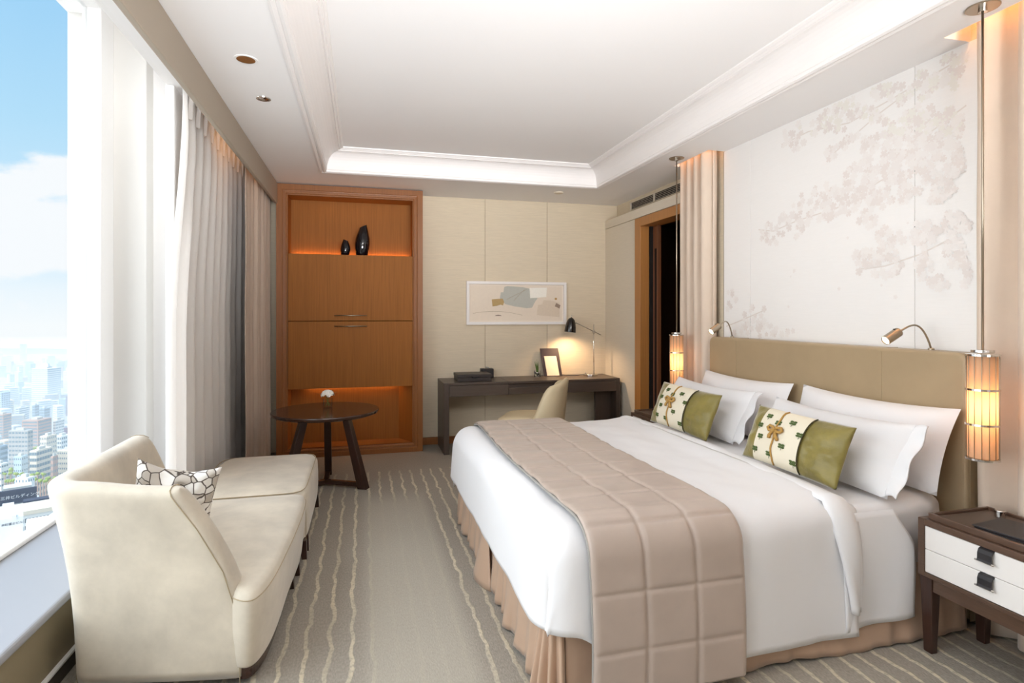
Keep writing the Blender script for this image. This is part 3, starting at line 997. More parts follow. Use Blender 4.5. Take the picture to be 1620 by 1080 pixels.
lp = thing('desk_lamp', 'black and chrome desk lamp with swing arm in the desk corner', 'lamp', (2.49, 6.0, DZ))
MB().lathe([(.080, 0), (.082, .003), (.082, .018), (.078, .022), (.004, .023)], (2.47, 6.0, DZ), 36).build('base', M['chrome'], lp, bevel=.001)
MB().tube([(2.40, 5.975, DZ + .02), (2.40, 5.975, DZ + .042)], .004, 8).build('switch', M['chrome'], lp, smooth=True)
MB().tube([(2.512, 6.0, DZ + .02), (2.508, 6.0, 1.285)], .006, 12).build('post', M['chrome'], lp, smooth=True)
MB().lathe([(.016, -.014), (.016, .014)], (2.508, 5.992, 1.20), 16, axis=(0, 1, 0)).build('clamp', M['chrome'], lp, bevel=.002)
MB().tube([(2.300, 5.985, 1.302), (2.590, 5.985, 1.168)], .0042, 10).build('arm', M['steel'], lp, smooth=True)
ax = Vector((.10, 0, 1)).normalized()
hc = Vector((2.222, 5.985, 1.202))
pf = [(.064, 0), (.063, .02), (.060, .06), (.052, .10), (.040, .135), (.026, .152), (.010, .162), (.004, .163)]
sd = MB().lathe(pf + [(.002, .158), (.022, .147), (.037, .13), (.049, .097), (.057, .058), (.0605, .02), (.061, .001)], hc, 36, axis=ax, capb=False, capt=False).build('lamp_shade', M['lampblack'], lp, smooth=True)
MB().tube([hc + ax * .160, hc + ax * .192], .004, 8).build('finial', M['chrome'], sd, smooth=True)
MB().tube([hc + ax * .10 + Vector((.05, 0, 0)), (2.300, 5.985, 1.302)], .006, 8).build('swivel', M['steel'], lp, smooth=True)
MB().lathe([(.004, .10), (.018, .085), (.026, .06), (.02, .035), (.006, .025)], hc, 16, axis=ax).build('bulb', M['bulb'], sd, smooth=True)
MB().tube([(2.40, 6.04, DZ + .012), (2.33, 6.03, DZ + .006), (2.24, 6.06, DZ + .005), (2.20, 6.11, DZ + .004), (2.17, 6.172, DZ + .003)], .0035, 8).build('cord', M['darkleather'], lp, smooth=True)
lamp('desk_bulb_light', 'SPOT', tuple(hc + ax * .03), (0, R(-6), 0), 30, (1, .66, .38), spot_size=R(150), spot_blend=.8, shadow_soft_size=.03)

# framed picture
pc = thing('framed_picture', 'wide white framed abstract collage hanging over the desk', 'picture', (1.66, 6.18, 1.28))
PX0, PX1, PZ0, PZ1 = 1.092, 2.243, 1.285, 1.762
yw = YB - .014
for nm, (x0, x1, z0, z1) in (('frame_rail', (PX0, PX1, PZ1 - .030, PZ1)), ('frame_rail', (PX0, PX1, PZ0, PZ0 + .030)), ('frame_stile', (PX0, PX0 + .030, PZ0 + .03, PZ1 - .03)), ('frame_stile', (PX1 - .030, PX1, PZ0 + .03, PZ1 - .03))):
    MB().box(x0, x1, yw - .040, yw, z0, z1).build(nm, M['mould'], pc, bevel=.003)
MB().box(PX0 + .03, PX1 - .03, yw - .008, yw - .001, PZ0 + .03, PZ1 - .03).build('mat_board', mat('mat board', srgb(238, 226, 212), .7), pc)
art = MB().box(PX0 + .042, PX1 - .042, yw - .0095, yw - .0081, PZ0 + .045, PZ1 - .045).build('sheet', mat('laid art paper', srgb(233, 219, 202), .75, var=.02, vscale=30), pc)
def artp(ax_, ay_):   # coordinates of the collage measured on the picture, 0..1620 by 0..810
    return PX0 + (ax_ - 72) / (1560 - 72) * (PX1 - PX0), PZ1 - (ay_ - 88 - (ax_ - 72) * .009) / (742 - 88) * (PZ1 - PZ0)
lay = [0]
def patch(name, pts, col):
    lay[0] += 1
    y0 = yw - .0096 - .0004 * lay[0]
    MB().prism([artp(*p) for p in pts], lambda x, z: (x, y0, z), lambda x, z: (x, y0 - .0004, z)).build(name, mat('paper ' + name + str(lay[0]), col, .75, var=.03, vscale=40), art)
patch('beige_patch', [(1215, 375), (1330, 380), (1465, 420), (1460, 640), (1300, 625), (1112, 605), (1130, 450), (1195, 440)], srgb(222, 206, 186))
patch('grey_patch', [(625, 175), (670, 160), (900, 175), (1000, 200), (1015, 330), (1125, 345), (1085, 400), (1040, 490), (960, 498), (780, 470), (640, 435), (560, 345), (575, 255), (612, 255)], srgb(189, 189, 180))
patch('white_patch', [(1000, 185), (1268, 180), (1258, 328), (1012, 345)], srgb(250, 246, 236))
patch('tan_patch', [(440, 362), (600, 350), (622, 400), (605, 455), (570, 442), (520, 460), (452, 468)], srgb(184, 156, 106))
patch('brown_patch', [(1408, 420), (1476, 455), (1462, 508), (1388, 472)], srgb(160, 138, 122))
patch('tan_dot', [(1404 + 20 * math.cos(k * .628), 356 + 18 * math.sin(k * .628)) for k in range(10)], srgb(190, 150, 96))
patch('brown_arc', [(484, 614), (500, 602), (535, 596), (570, 602), (590, 614), (535, 610)], srgb(130, 112, 96))
m = MB()
for pts in ([(165, 572), (280, 552), (420, 544), (560, 546), (700, 560), (890, 605)], [(660, 365), (800, 290), (960, 210)], [(765, 385), (840, 300), (930, 205)]):
    m.tube([(artp(*p)[0], yw - .0135, artp(*p)[1]) for p in pts], .0014, 4)
m.build('drawn_line', mat('pencil line', srgb(170, 150, 120), .8), art)

# ================================================================== DESK CHAIR (turned to the left, back towards the bed)
dc = thing('desk_chair', 'cream leather desk chair with wraparound back in front of the desk', 'chair', (1.56, 5.12, 0), R(-28), world=False)
# local frame: the chair faces -x
SW = .245
def seat_fn(u, v):
    a = 2 * math.pi * u
    n = 4.5
    cx, sy = math.cos(a), math.sin(a)
    rr = 1 / ((abs(cx) ** n + abs(sy) ** n) ** (1 / n))
    pr = [(.0, .395), (.92, .395), (1.0, .410), (1.02, .435), (1.0, .458), (.93, .470), (.5, .476), (0.0, .476)]
    k = v * (len(pr) - 1)
    i = min(int(k), len(pr) - 2)
    q = lerp(pr[i][0], pr[i + 1][0], k - i)
    z = lerp(pr[i][1], pr[i + 1][1], k - i)
    return Vector((-.06 + .27 * rr * cx * q, SW * rr * sy * q, z - .028 * (cx * q < 0) * (cx * q) ** 2))
MB().grid(seat_fn, 40, 14, wrapu=True).build('seat', M['cream_leather'], dc, smooth=True)
# wraparound back: plan is a U, height falls from the back to the front of the wings
def back_pt(u, w, outer):
    s = (u - .5) * 2
    a = s * 1.62
    e = 2.6
    ca, sa = math.cos(a), math.sin(a)
    rr = 1 / ((abs(ca) ** e + abs(sa) ** e) ** (1 / e))
    off = .022 if outer else -.022
    x = .02 + (.215 + off) * rr * ca
    y = (.262 + off) * rr * sa
    h = .80 - .30 * smoothstep(.50, 1.0, abs(s)) ** 1.6 - .05 * smoothstep(0, .6, abs(s))
    z0 = .36
    z = lerp(z0, h, w)
    x += .085 * (z - z0) * max(0, ca) * 1.3 - .0 * w
    return Vector((x, y * (1 + .06 * math.sin(math.pi * w)), z))
def back_fn(u, v):
    # v: 0 outer bottom .. .45 outer top, .55 inner top .. 1 inner bottom
    if v <= .42:
        return back_pt(u, v / .42, True)
    if v >= .58:
        return back_pt(u, (1 - v) / .42, False)
    t = (v - .42) / .16
    o, i = back_pt(u, 1, True), back_pt(u, 1, False)
    p = o.lerp(i, t)
    p.z += .018 * math.sin(math.pi * t)
    return p
m = MB()
NU, NV = 40, 24
m.grid(back_fn, NU, NV)
for i in (0, NU):
    col = [back_fn(i / NU, j / NV) for j in range(NV + 1)]
    for j in range(NV // 2):
        m.addf([col[j], col[j + 1], col[NV - j - 1], col[NV - j]], [(0, 1, 2, 3)])
m.addf([back_fn(i / NU, 0) for i in range(NU + 1)] + [back_fn(i / NU, 1) for i in range(NU + 1)], [(i, i + 1, NU + 2 + i, NU + 1 + i) for i in range(NU)])
m.build('backrest', M['cream_leather'], dc, smooth=True, weld=True)
MB().box(-.29, .20, -.215, .215, .345, .394).build('seat_frame', M['walnut'], dc, bevel=.005)
for x, y, dx in ((-.27, -.20, -.0), (-.27, .20, -.0), (.18, -.20, .06), (.18, .20, .06)):
    MB().hexa([(x + dx - .013, y - .013, 0), (x + dx + .013, y - .013, 0), (x + dx + .013, y + .013, 0), (x + dx - .013, y + .013, 0)],
              [(x - .021, y - .021, .35), (x + .021, y - .021, .35), (x + .021, y + .021, .35), (x - .021, y + .021, .35)]).build('leg', M['walnut_v'], dc, bevel=.003)

# ================================================================== ARMCHAIR (faces the room, its back to the window)
ac = thing('tub_armchair', 'pale gold velvet armchair with one curved back and arm, nearest the camera', 'armchair', (-.72, 2.83, 0))
RIM = .795
# plan of the outside at the floor: open end of the back, along the back, round the corner, along the window arm to its open end
PL = [Vector(p) for p in ((-.448, 2.335), (-.60, 2.360), (-.78, 2.396), (-.935, 2.428), (-1.000, 2.441), (-1.030, 2.462), (-1.038, 2.520), (-1.036, 2.68), (-1.036, 2.95), (-1.036, 3.20), (-1.033, 3.42))]
def cr_pt(P, t):
    n = len(P) - 1
    k = min(max(t * n, 0), n - 1e-6)
    i = int(k)
    f = k - i
    p0, p1, p2, p3 = P[max(i - 1, 0)], P[i], P[i + 1], P[min(i + 2, n)]
    return .5 * ((2 * p1) + (p2 - p0) * f + (2 * p0 - 5 * p1 + 4 * p2 - p3) * f * f + (3 * p1 - p0 - 3 * p2 + p3) * f ** 3)
_fine = [cr_pt(PL, k / 400) for k in range(401)]
_len = [0]
for p, q in zip(_fine, _fine[1:]):
    _len.append(_len[-1] + (q - p).length)
LT = _len[-1]
def along(s):
    s = min(max(s, 0), LT)
    lo, hi = 0, 400
    while hi - lo > 1:
        md = (lo + hi) // 2
        if _len[md] <= s:
            lo = md
        else:
            hi = md
    f = (s - _len[lo]) / max(1e-9, _len[hi] - _len[lo])
    return _fine[lo].lerp(_fine[hi], f)
def slide(z):      # how far an open end draws back at height z
    return .225 * max(0, (z - .28) / (RIM - .28)) ** 1.35
NS = 52
ring, secn = [], []
for i in range(NS + 1):
    u = i / NS
    near, farr = smoothstep(.40, 0, u), smoothstep(.60, 1, u)
    rim = RIM - .022 * near - .0 * farr
    th = 1.0
    prof = [(-.004, .014), (.0, .04), (.006, .25), (.026, .45), (.056, .62), (.085, rim - .05), (.090, rim - .022), (.080, rim - .004), (.056, rim + .004),
            (.024, rim + .002), (.002, rim - .012), (-.016, rim - .045), (-.046, .62), (-.074, .48), (-.09, .36), (-.09, .20)]
    row = []
    for o, z in prof:
        s = u * LT + slide(z) * near - slide(z) * .85 * farr
        p = along(s)
        q = along(s + .01) - along(s - .01)
        n = Vector((q.y, -q.x)).normalized()
        if n.dot(p - Vector((-.6, 2.9))) < 0:
            n = -n
        pp = p + n * o
        row.append(Vector((pp.x, pp.y, z)))
    secn.append(n)
    ring.append(row)
m = MB()
npf = len(ring[0])
fs = []
for i in range(NS):
    for j in range(npf):
        j2 = (j + 1) % npf
        fs.append((i * npf + j, (i + 1) * npf + j, (i + 1) * npf + j2, i * npf + j2))
m.addf([p for row in ring for p in row], fs)
ENDS = ((0, (along(0) - along(.05)).normalized()), (NS, (along(LT) - along(LT - .05)).normalized()))
for i, dv2 in ENDS:      # rounded open ends
    row = ring[i]
    prev = row
    for sc, fw in ((.90, .016), (.62, .028), (.25, .032)):
        cur = []
        for j, q in enumerate(row):
            mid = (q + row[(npf - 1 - j)]) / 2
            cur.append(mid + (q - mid) * sc + Vector((dv2.x, dv2.y, 0)) * fw)
        m.addf(prev + cur, [(j, (j + 1) % npf, npf + (j + 1) % npf, npf + j) for j in range(npf)])
        prev = cur
    for j in range(npf // 2):
        m.addf([prev[j], prev[(j + 1)], prev[npf - 2 - j], prev[npf - 1 - j]], [(0, 1, 2, 3)])
m.build('shell', M['velvet'], ac, smooth=True, weld=True, sub=1)
for i, dv2 in ENDS:
    row = ring[i]
    MB().tube([q + Vector((dv2.x, dv2.y, 0)) * .002 + (q - (q + row[npf - 1 - j]) / 2).normalized() * .0012 for j, q in enumerate(row[:11])], .0018, 6).build('seam', M['seam'], ac, smooth=True)
row = ring[21]
MB().tube([q + Vector((secn[21].x, secn[21].y, 0)) * .0008 for q in row[:8]], .0014, 6).build('seam', M['seam'], ac, smooth=True)
# seat: a block with a rounded top edge; its open corner bulges past the end of the back
SP = [Vector(p) for p in ((-.98, 2.50), (-.80, 2.44), (-.60, 2.40), (-.50, 2.350), (-.43, 2.292), (-.385, 2.300), (-.352, 2.39), (-.328, 2.55), (-.310, 2.80), (-.300, 3.10), (-.302, 3.32), (-.318, 3.405), (-.37, 3.425), (-.60, 3.43), (-.96, 3.43), (-.985, 3.38), (-.985, 2.95))]
SC = Vector((-.66, 2.92))
def seat_plan(t):
    n = len(SP)
    k = (t % 1.0) * n
    i = int(k)
    f = k - i
    p0, p1, p2, p3 = SP[(i - 1) % n], SP[i % n], SP[(i + 1) % n], SP[(i + 2) % n]
    return .5 * ((2 * p1) + (p2 - p0) * f + (2 * p0 - 5 * p1 + 4 * p2 - p3) * f * f + (3 * p1 - p0 - 3 * p2 + p3) * f ** 3)
def seat2(prof):
    def fn(u, v):
        p = seat_plan(u)
        k = v * (len(prof) - 1)
        i = min(int(k + 1e-9), len(prof) - 2)
        q = lerp(prof[i][0], prof[i + 1][0], k - i)
        z = lerp(prof[i][1], prof[i + 1][1], k - i)
        d = p - SC
        L_ = d.length
        ins = (1 - q) * (L_ if q < .8 else .55)
        pp = SC + d * max(0, (L_ - ins) / L_)
        dip = -.022 * smoothstep(2.7, 2.25, pp.y)
        return Vector((pp.x, pp.y, z + (dip + .012 * (1 - q * q)) * (z > .2)))
    return fn
MB().grid(seat2([(.0, .078), (.9, .078), (.93, .080), (.945, .11), (.985, .25), (1.0, .345), (.995, .368), (.97, .386), (.93, .396), (.8, .402), (.4, .408), (0, .41)]), 102, 33, wrapu=True).build('seat', M['velvet'], ac, smooth=True)
sm_ = seat2([(.998, .366), (.998, .366)])
MB().tube([sm_(.20 + .50 * k / 60, 0) for k in range(61)], .0022, 6).build('seat_seam', M['seam'], ac, smooth=True)
m = MB()
m.grid(seat2([(0, .028), (.86, .028), (.90, .030), (.91, .080), (.86, .084), (0, .084)]), 68, 10, wrapu=True)
m.build('plinth_rail', M['walnut'], ac, smooth=False)
def leg4(x, y, z1, parent, w0=.014, w1=.022, mt='walnut_v', dx=.012, dy=0):
    return MB().hexa([(x + dx - w0, y + dy - w0, 0), (x + dx + w0, y + dy - w0, 0), (x + dx + w0, y + dy + w0, 0), (x + dx - w0, y + dy + w0, 0)],
                     [(x - w1, y - w1, z1), (x + w1, y - w1, z1), (x + w1, y + w1, z1), (x - w1, y + w1, z1)]).build('leg', M[mt], parent, bevel=.003)
for x, y in ((-.352, 3.27), (-.365, 3.12), (-.44, 2.52), (-.95, 3.30), (-.95, 2.56)):
    leg4(x, y, .09, ac)

# ================================================================== OTTOMAN
ot = thing('ottoman', 'pale gold velvet ottoman bench between the armchair and the round table', 'ottoman', (-.635, 3.94, 0))
def rbox(x0, x1, y0, y1, z0, z1, r, crown=0, n=10):
    m = MB()
    cx, cy = (x0 + x1) / 2, (y0 + y1) / 2
    hx, hy = (x1 - x0) / 2, (y1 - y0) / 2
    prof = [(0, z0, 0), (1, z0, .012), (1, z0 + .004, .003)]
    zz = z0 + .03
    prof += [(1, lerp(zz, z1 - r, k / 3), 0) for k in range(4)]
    for k in range(1, 7):
        a = k / 6 * math.pi / 2
        prof.append((1, z1 - r + r * math.sin(a), r * (1 - math.cos(a))))
    prof += [(.75, z1, r), (.4, z1, r), (0, z1, r)]
    NN = 64
    def fn(u, v):
        k = v * (len(prof) - 1)
        i = min(int(k + 1e-9), len(prof) - 2)
        f = k - i
        q = lerp(prof[i][0], prof[i + 1][0], f); z = lerp(prof[i][1], prof[i + 1][1], f); ins = lerp(prof[i][2], prof[i + 1][2], f)
        a = 2 * math.pi * u
        e = 9
        ca, sa = math.cos(a), math.sin(a)
        rr = 1 / ((abs(ca) ** e + abs(sa) ** e) ** (1 / e))
        bul = .008 * math.sin(math.pi * (z - z0) / (z1 - z0))
        X, Y = (hx - ins + bul) * rr * ca * q, (hy - ins + bul) * rr * sa * q
        if q < 1 or ins >= r * .3:
            z += crown * (1 - min(1, (X / hx) ** 2)) * (1 - min(1, (Y / hy) ** 2)) * (z > (z0 + z1) / 2)
        return Vector((cx + X, cy + Y, z))
    m.grid(fn, NN, len(prof) - 1, wrapu=True)
    return m
rbox(-.945, -.312, 3.455, 4.42, .10, .390, .040, crown=.018).build('cushion_block', M['velvet'], ot, smooth=True)
e9 = [R(k * 5) for k in range(73)]
def sq(a, hx, hy, e=9):
    ca, sa = math.cos(a), math.sin(a)
    rr = 1 / ((abs(ca) ** e + abs(sa) ** e) ** (1 / e))
    return Vector((-.6335 + hx * rr * ca, 3.9375 + hy * rr * sa))
MB().tube([(sq(a, .312, .473).x, sq(a, .312, .473).y, .384) for a in e9], .0028, 6).build('top_seam', M['seam'], ot, smooth=True)
MB().tube([(-.318, 3.462, .34), (-.3135, 3.457, .25), (-.3135, 3.457, .115)], .0022, 6).build('corner_seam', M['seam'], ot, smooth=True)
for x in (-.335, -.925):
    for y, dy in ((3.49, -.012), (4.38, .012)):
        leg4(x, y, .105, ot, dy=dy)
leg4(-.335, 3.60, .105, ot)

# ================================================================== SOFT GOODS
def pillow_mb(w, h, t, ears=.05, pw=2.2, wr=.006, seed=0, nu=28, nv=20, sag=0, calm=None):
    """a stuffed case lying in the local x (width) z (height) plane, y is its thickness"""
    def side(sg):
        def fn(u, v):
            a, b = u * 2 - 1, v * 2 - 1
            th = max(0, (1 - abs(a) ** pw)) ** .55 * max(0, (1 - abs(b) ** pw)) ** .55
            x = w / 2 * a * (1 - ears * (1 - b * b))
            z = h / 2 * b * (1 - ears * 1.2 * (1 - a * a))
            y = sg * t / 2 * th
            n = fbm(a * 2.2 + seed, b * 2.2, sg * 3 + seed, 3) * wr * th * 1.4
            rad = math.sin(9 * math.atan2(b, a) + seed) * wr * .5 * (abs(a) ** 3 + abs(b) ** 3) * (1 - max(abs(a), abs(b)) ** 8)
            if calm:
                k = 1 - smoothstep(calm[0] - .12, calm[0], a) * (1 - smoothstep(calm[1], calm[1] + .12, a))
                n, rad = n * k, rad * k
            z -= sag * (1 - a * a) * (b > 0) * b
            return Vector((x, y + sg * (max(n + rad, -t / 2 * th * .8)) * min(1, th * 3), z))
        return fn
    m = MB()
    m.grid(side(-1), nu, nv)
    m.grid(side(1), nu, nv)
    return m
def lean_frame(xb, zb, xt, zt, yc, twist=0):
    """local x -> -y of the room (left to right in view), local z -> up the lean, local y -> thickness; returns transform of a pillow of given height"""
    up = Vector((xt - xb, 0, zt - zb)).normalized()
    wd = Vector((0, -1, 0))
    wd = Matrix.Rotation(twist, 3, up) @ wd
    nr = up.cross(wd).normalized()
    c = Vector(((xb + xt) / 2, yc, (zb + zt) / 2))
    return lambda p: c + wd * p.x + up * p.z + nr * p.y
def place(m, T):
    m.v = [T(p) for p in m.v]
    return m

# ================================================================== BED
BX0, BX1, BY0, BY1 = .655, 2.615, 1.965, 3.945
YC = (BY0 + BY1) / 2
bed = thing('king_bed', 'king size bed with tan leather headboard and copper satin skirt', 'bed', (1.65, YC, 0))
MB().box(BX0 + .03, BX1, BY0 + .03, BY1 - .03, .03, .29).build('base', M['walnut'], bed)
# headboard
m = MB()
def hb(u, v):
    # u along width, v over profile
    pr = [(2.735, .0), (2.735, 1.19), (2.730, 1.215), (2.71, 1.226), (2.66, 1.226), (2.632, 1.216), (2.620, 1.19), (2.620, .9), (2.620, .5), (2.622, .05), (2.64, .02)]
    k = v * (len(pr) - 1)
    i = min(int(k + 1e-9), len(pr) - 2)
    x, z = lerp(pr[i][0], pr[i + 1][0], k - i), lerp(pr[i][1], pr[i + 1][1], k - i)
    return x, z
y0, y1 = 1.976, 3.948
e = MB()
prf = [(0, .0), (0, 1.20), (.03, 1.226)]
# rounded rectangle slab: outline in y-z with rounded top corners, thickness in x
outl = [(y0, .03)]
rr = .045
for k in range(7):
    a = math.pi - k / 6 * math.pi / 2
    outl.append((y0 + rr + rr * math.cos(a), 1.226 - rr + rr * math.sin(a)))
for k in range(7):
    a = math.pi / 2 - k / 6 * math.pi / 2
    outl.append((y1 - rr + rr * math.cos(a), 1.226 - rr + rr * math.sin(a)))
outl.append((y1, .03))
e.prism(outl, lambda y, z: (2.730, y, z), lambda y, z: (2.618, y, z))
e.build('headboard', M['leather'], bed, bevel=.016, seg=4, smooth=False)
for y in (2.409, 3.611):
    MB().tube([(2.6185, y, .45), (2.6172, y, 1.0), (2.6172, y, 1.205), (2.63, y, 1.2225), (2.66, y, 1.2263), (2.725, y, 1.2263)], .0017, 5).build('headboard_seam', M['leather'], bed, smooth=True)
MB().box(2.64, 2.725, 1.9735, 1.9755, .02, 1.20).build('headboard_edge', M['leather'], bed)
# mattress in its fitted sheet
rbm = rbox(BX0 + .01, BX1 - .005, BY0 + .005, BY1 - .005, .285, .585, .05, crown=.012)
rbm.build('mattress', M['linen'], bed, smooth=True)

# skirt: satin panels hanging from the base; ruffled on the foot side, flat with kick pleats on the long sides
def skirt_pt(x, y, nx, ny, s, v, amp, seed):
    z = lerp(.33, .012, v)
    w = amp * (v ** .8) * (fbm(s * 9, v * .7, seed, 3) + .55 * math.sin(s * 46 + 4 * fbm(s * 3, 0, seed + 9, 2)))
    lift = .018 * v * fbm(s * 2.6, 3.1, seed, 2)
    out = .022 * v
    return Vector((x + nx * (w + out), y + ny * (w + out), z + lift))
m = MB()
m.grid(lambda u, v: skirt_pt(BX0 - .004, lerp(BY0 + .045, BY1 + .01, u), -1, 0, lerp(0, 2, u), v, .022, 4), 220, 14)
sk = m.build('skirt_foot', M['skirt'], bed, smooth=True, solid=.003)
m = MB()
m.grid(lambda u, v: skirt_pt(lerp(BX0 + .05, BX1 - .04, u), BY0 - .008, 0, -1, lerp(0, 2, u), v, .007, 14), 160, 12)
m.build('skirt_side', M['skirt'], bed, smooth=True, solid=.003)
m = MB()
m.grid(lambda u, v: skirt_pt(lerp(BX0 + .02, BX1 - .02, u), BY1 + .008, 0, 1, lerp(0, 2, u), v, .008, 24), 120, 10)
m.build('skirt_side', M['skirt'], bed, smooth=True, solid=.003)
# corner kick pleat: three deep tucks opening downward
def corner(u, v):
    a = lerp(-.02, math.pi / 2 + .02, u)
    z = lerp(.30, .012, v)
    fl = (.004 + .034 * v)
    r = fl * (1 + .55 * math.cos(u * 2 * math.pi * 3.5)) + .006
    return Vector((BX0 + .045 - .045 * math.cos(a) * 1.15 - r * math.cos(a), BY0 + .045 - .045 * math.sin(a) * 1.15 - r * math.sin(a), z))
MB().grid(corner, 70, 12).build('skirt_pleat', M['skirt'], bed, smooth=True, solid=.003)
MB().lathe([(.012, -.006), (.012, .006)], (BX0 + .006, BY0 + .006, .262), 12, axis=(-1, -1, .3)).build('skirt_button', M['skirt'], bed, smooth=False)
# a kick pleat part way along the foot side
def kick(u, v):
    z = lerp(.335, .006, v)
    y = 2.98 + (u - .5) * (.05 + .26 * v)
    x = BX0 - .018 - .060 * v * math.sin(math.pi * u) ** .8 - .01 * v
    return Vector((x, y, z + .02 * v * (u - .3)))
MB().grid(kick, 24, 12).build('skirt_pleat', M['skirt'], bed, smooth=True, solid=.003)

# ================================================================== DUVET
TOPZ = .622
DY0, DY1 = 1.925, 3.985
def bed_section(s, zt, r, drop):
    """cross-section over the bed: s is arc length measured from the near hem; returns (offset outwards from edge, z)"""
    pass
FOOTX = .612
def duvet(u, v):
    # v across the bed: near hem -> over the top -> far hem ; u from foot to head edge
    W_ = DY1 - DY0
    r = .105
    hemn = lerp(.262, .085, smoothstep(.31, .46, u))
    hemf = .20
    dn = TOPZ - r - hemn
    df = TOPZ - r - hemf
    arc = r * math.pi / 2
    flat = W_ - 2 * r
    Lt = dn + arc + flat + arc + df
    # spend more samples on the near side
    s = v * Lt
    if s < dn:
        t = s / dn
        y, z = DY0 - .012 * (1 - t) , hemn + s
        side = 1 - t * .25
    elif s < dn + arc:
        a = (s - dn) / r
        y, z = DY0 + r - r * math.cos(a), TOPZ - r + r * math.sin(a)
        side = .75 * (1 - a / (math.pi / 2))
    elif s < dn + arc + flat:
        q = (s - dn - arc)
        y, z = DY0 + r + q, TOPZ + .020 * math.sin(math.pi * q / flat) ** .7
        side = 0
    elif s < dn + 2 * arc + flat:
        a = (s - dn - arc - flat) / r
        y, z = DY1 - r + r * math.sin(a), TOPZ - r + r * math.cos(a)
        side = 0
    else:
        y, z = DY1 + .01, TOPZ - r - (s - dn - 2 * arc - flat)
        side = 0
    headx = 1.862 + .10 * side ** 1.1 if s < dn + arc else 1.862
    headx += .02 * math.sin(v * 9)
    # along the bed: foot hem -> up the foot end -> over -> head edge
    fh = z - .268 if side == 0 and s < dn + arc + flat else max(.0, z - .268)
    hemfoot = .268
    rf = min(.115, max(.01, (z - hemfoot) * .5))
    d = max(0.001, z - rf - hemfoot)
    arcf = rf * math.pi / 2
    top = headx - FOOTX - rf
    nf = .26
    if u < nf:
        k = u / nf * (d + arcf)
        if k < d:
            x, zz = FOOTX - .012 * (1 - k / d), hemfoot + k
        else:
            a = (k - d) / rf
            x, zz = FOOTX + rf - rf * math.cos(a), z - rf + rf * math.sin(a)
    else:
        x, zz = FOOTX + rf + top * (u - nf) / (1 - nf), z
    # soften the vertical corner of the near foot end
    n1 = fbm(x * 2.1, y * 2.1, z * 1.5, 3)
    p = Vector((x, y, zz))
    cxx, cyy, rc = FOOTX + .12, DY0 + .12, .12
    if p.x < cxx and p.y < cyy and zz < z + .01:
        dx, dy = cxx - p.x, cyy - p.y
        dd = max(dx, dy)
        L_ = math.hypot(dx, dy)
        if L_ > 1e-6:
            k = dd / L_
            k = lerp(1, k, .9)
            p.x, p.y = cxx - dx * k, cyy - dy * k
    p.z += .007 * n1 + .006 * fbm(x * 4, y * 3, 2, 3)
    if side > 0:
        p.y -= .012 * fbm(x * 3.5, z * 2, 7, 2) * side + .010 * side * math.sin(x * 9 + 1.0)
    if u < nf:
        p.x -= .010 * fbm(y * 3, z * 2.5, 17, 2)
    if u > .9 and side == 0:
        p.z += .018 * smoothstep(.9, 1.0, u)
    return p
m = MB()
m.grid(duvet, 100, 110)
dv = tag(m.build('duvet', M['linen'], None, smooth=True, solid=.012), 'smooth white duvet draped over the foot and sides of the bed', 'duvet')
# turned-down sheet: a soft white roll lying along the head edge of the duvet and hanging down the near side
def fold(u, v):
    # v over the bed from near hem to far side; u across the band
    L1 = .44
    s = v * (L1 + 1.95)
    r = .09
    if s < L1:
        y, z = 1.918, .18 + s * (TOPZ - .18 - .02) / L1
        side = 1 - s / L1
        y += .05 * (1 - side) ** 4
    else:
        q = s - L1
        y, z = 1.965 + q, TOPZ + .004 + .020 * math.sin(math.pi * min(1, q / 1.95)) ** .7
        side = 0
    x0 = 1.84 + .09 * side ** 1.1
    w = .15 - .10 * side
    x = x0 + w * u
    hgt = .030 * math.sin(math.pi * min(1, u * 1.15)) ** .6 * (1 - .6 * side)
    z2 = z + (hgt if side == 0 else hgt * .0) - .03 * u * (side == 0)
    y2 = y - (hgt + .006 if side > 0 else 0)
    y2 -= .008 * side * math.sin(u * 6 + s * 9)
    return Vector((x + .008 * fbm(y * 3, s, 5, 2), y2, z2 + .004 * fbm(x * 5, y * 4, 9, 2)))
MB().grid(fold, 10, 90).build('turned_down_sheet', M['linen'], dv, smooth=True, solid=.006)
# side of the top sheet that hangs further towards the headboard
def hang(u, v):
    z = lerp(.575, .105 + .02 * u, v)
    x = lerp(1.90, 2.18 + .085 * smoothstep(0, .4, v) + .01 * math.sin(v * 5), u)
    y = 1.945 - .025 * v ** .5 - .010 * math.sin(u * 7 + v * 2) * v
    return Vector((x, y, z))
MB().grid(hang, 24, 18).build('hanging_sheet', M['linen'], dv, smooth=True, solid=.004)

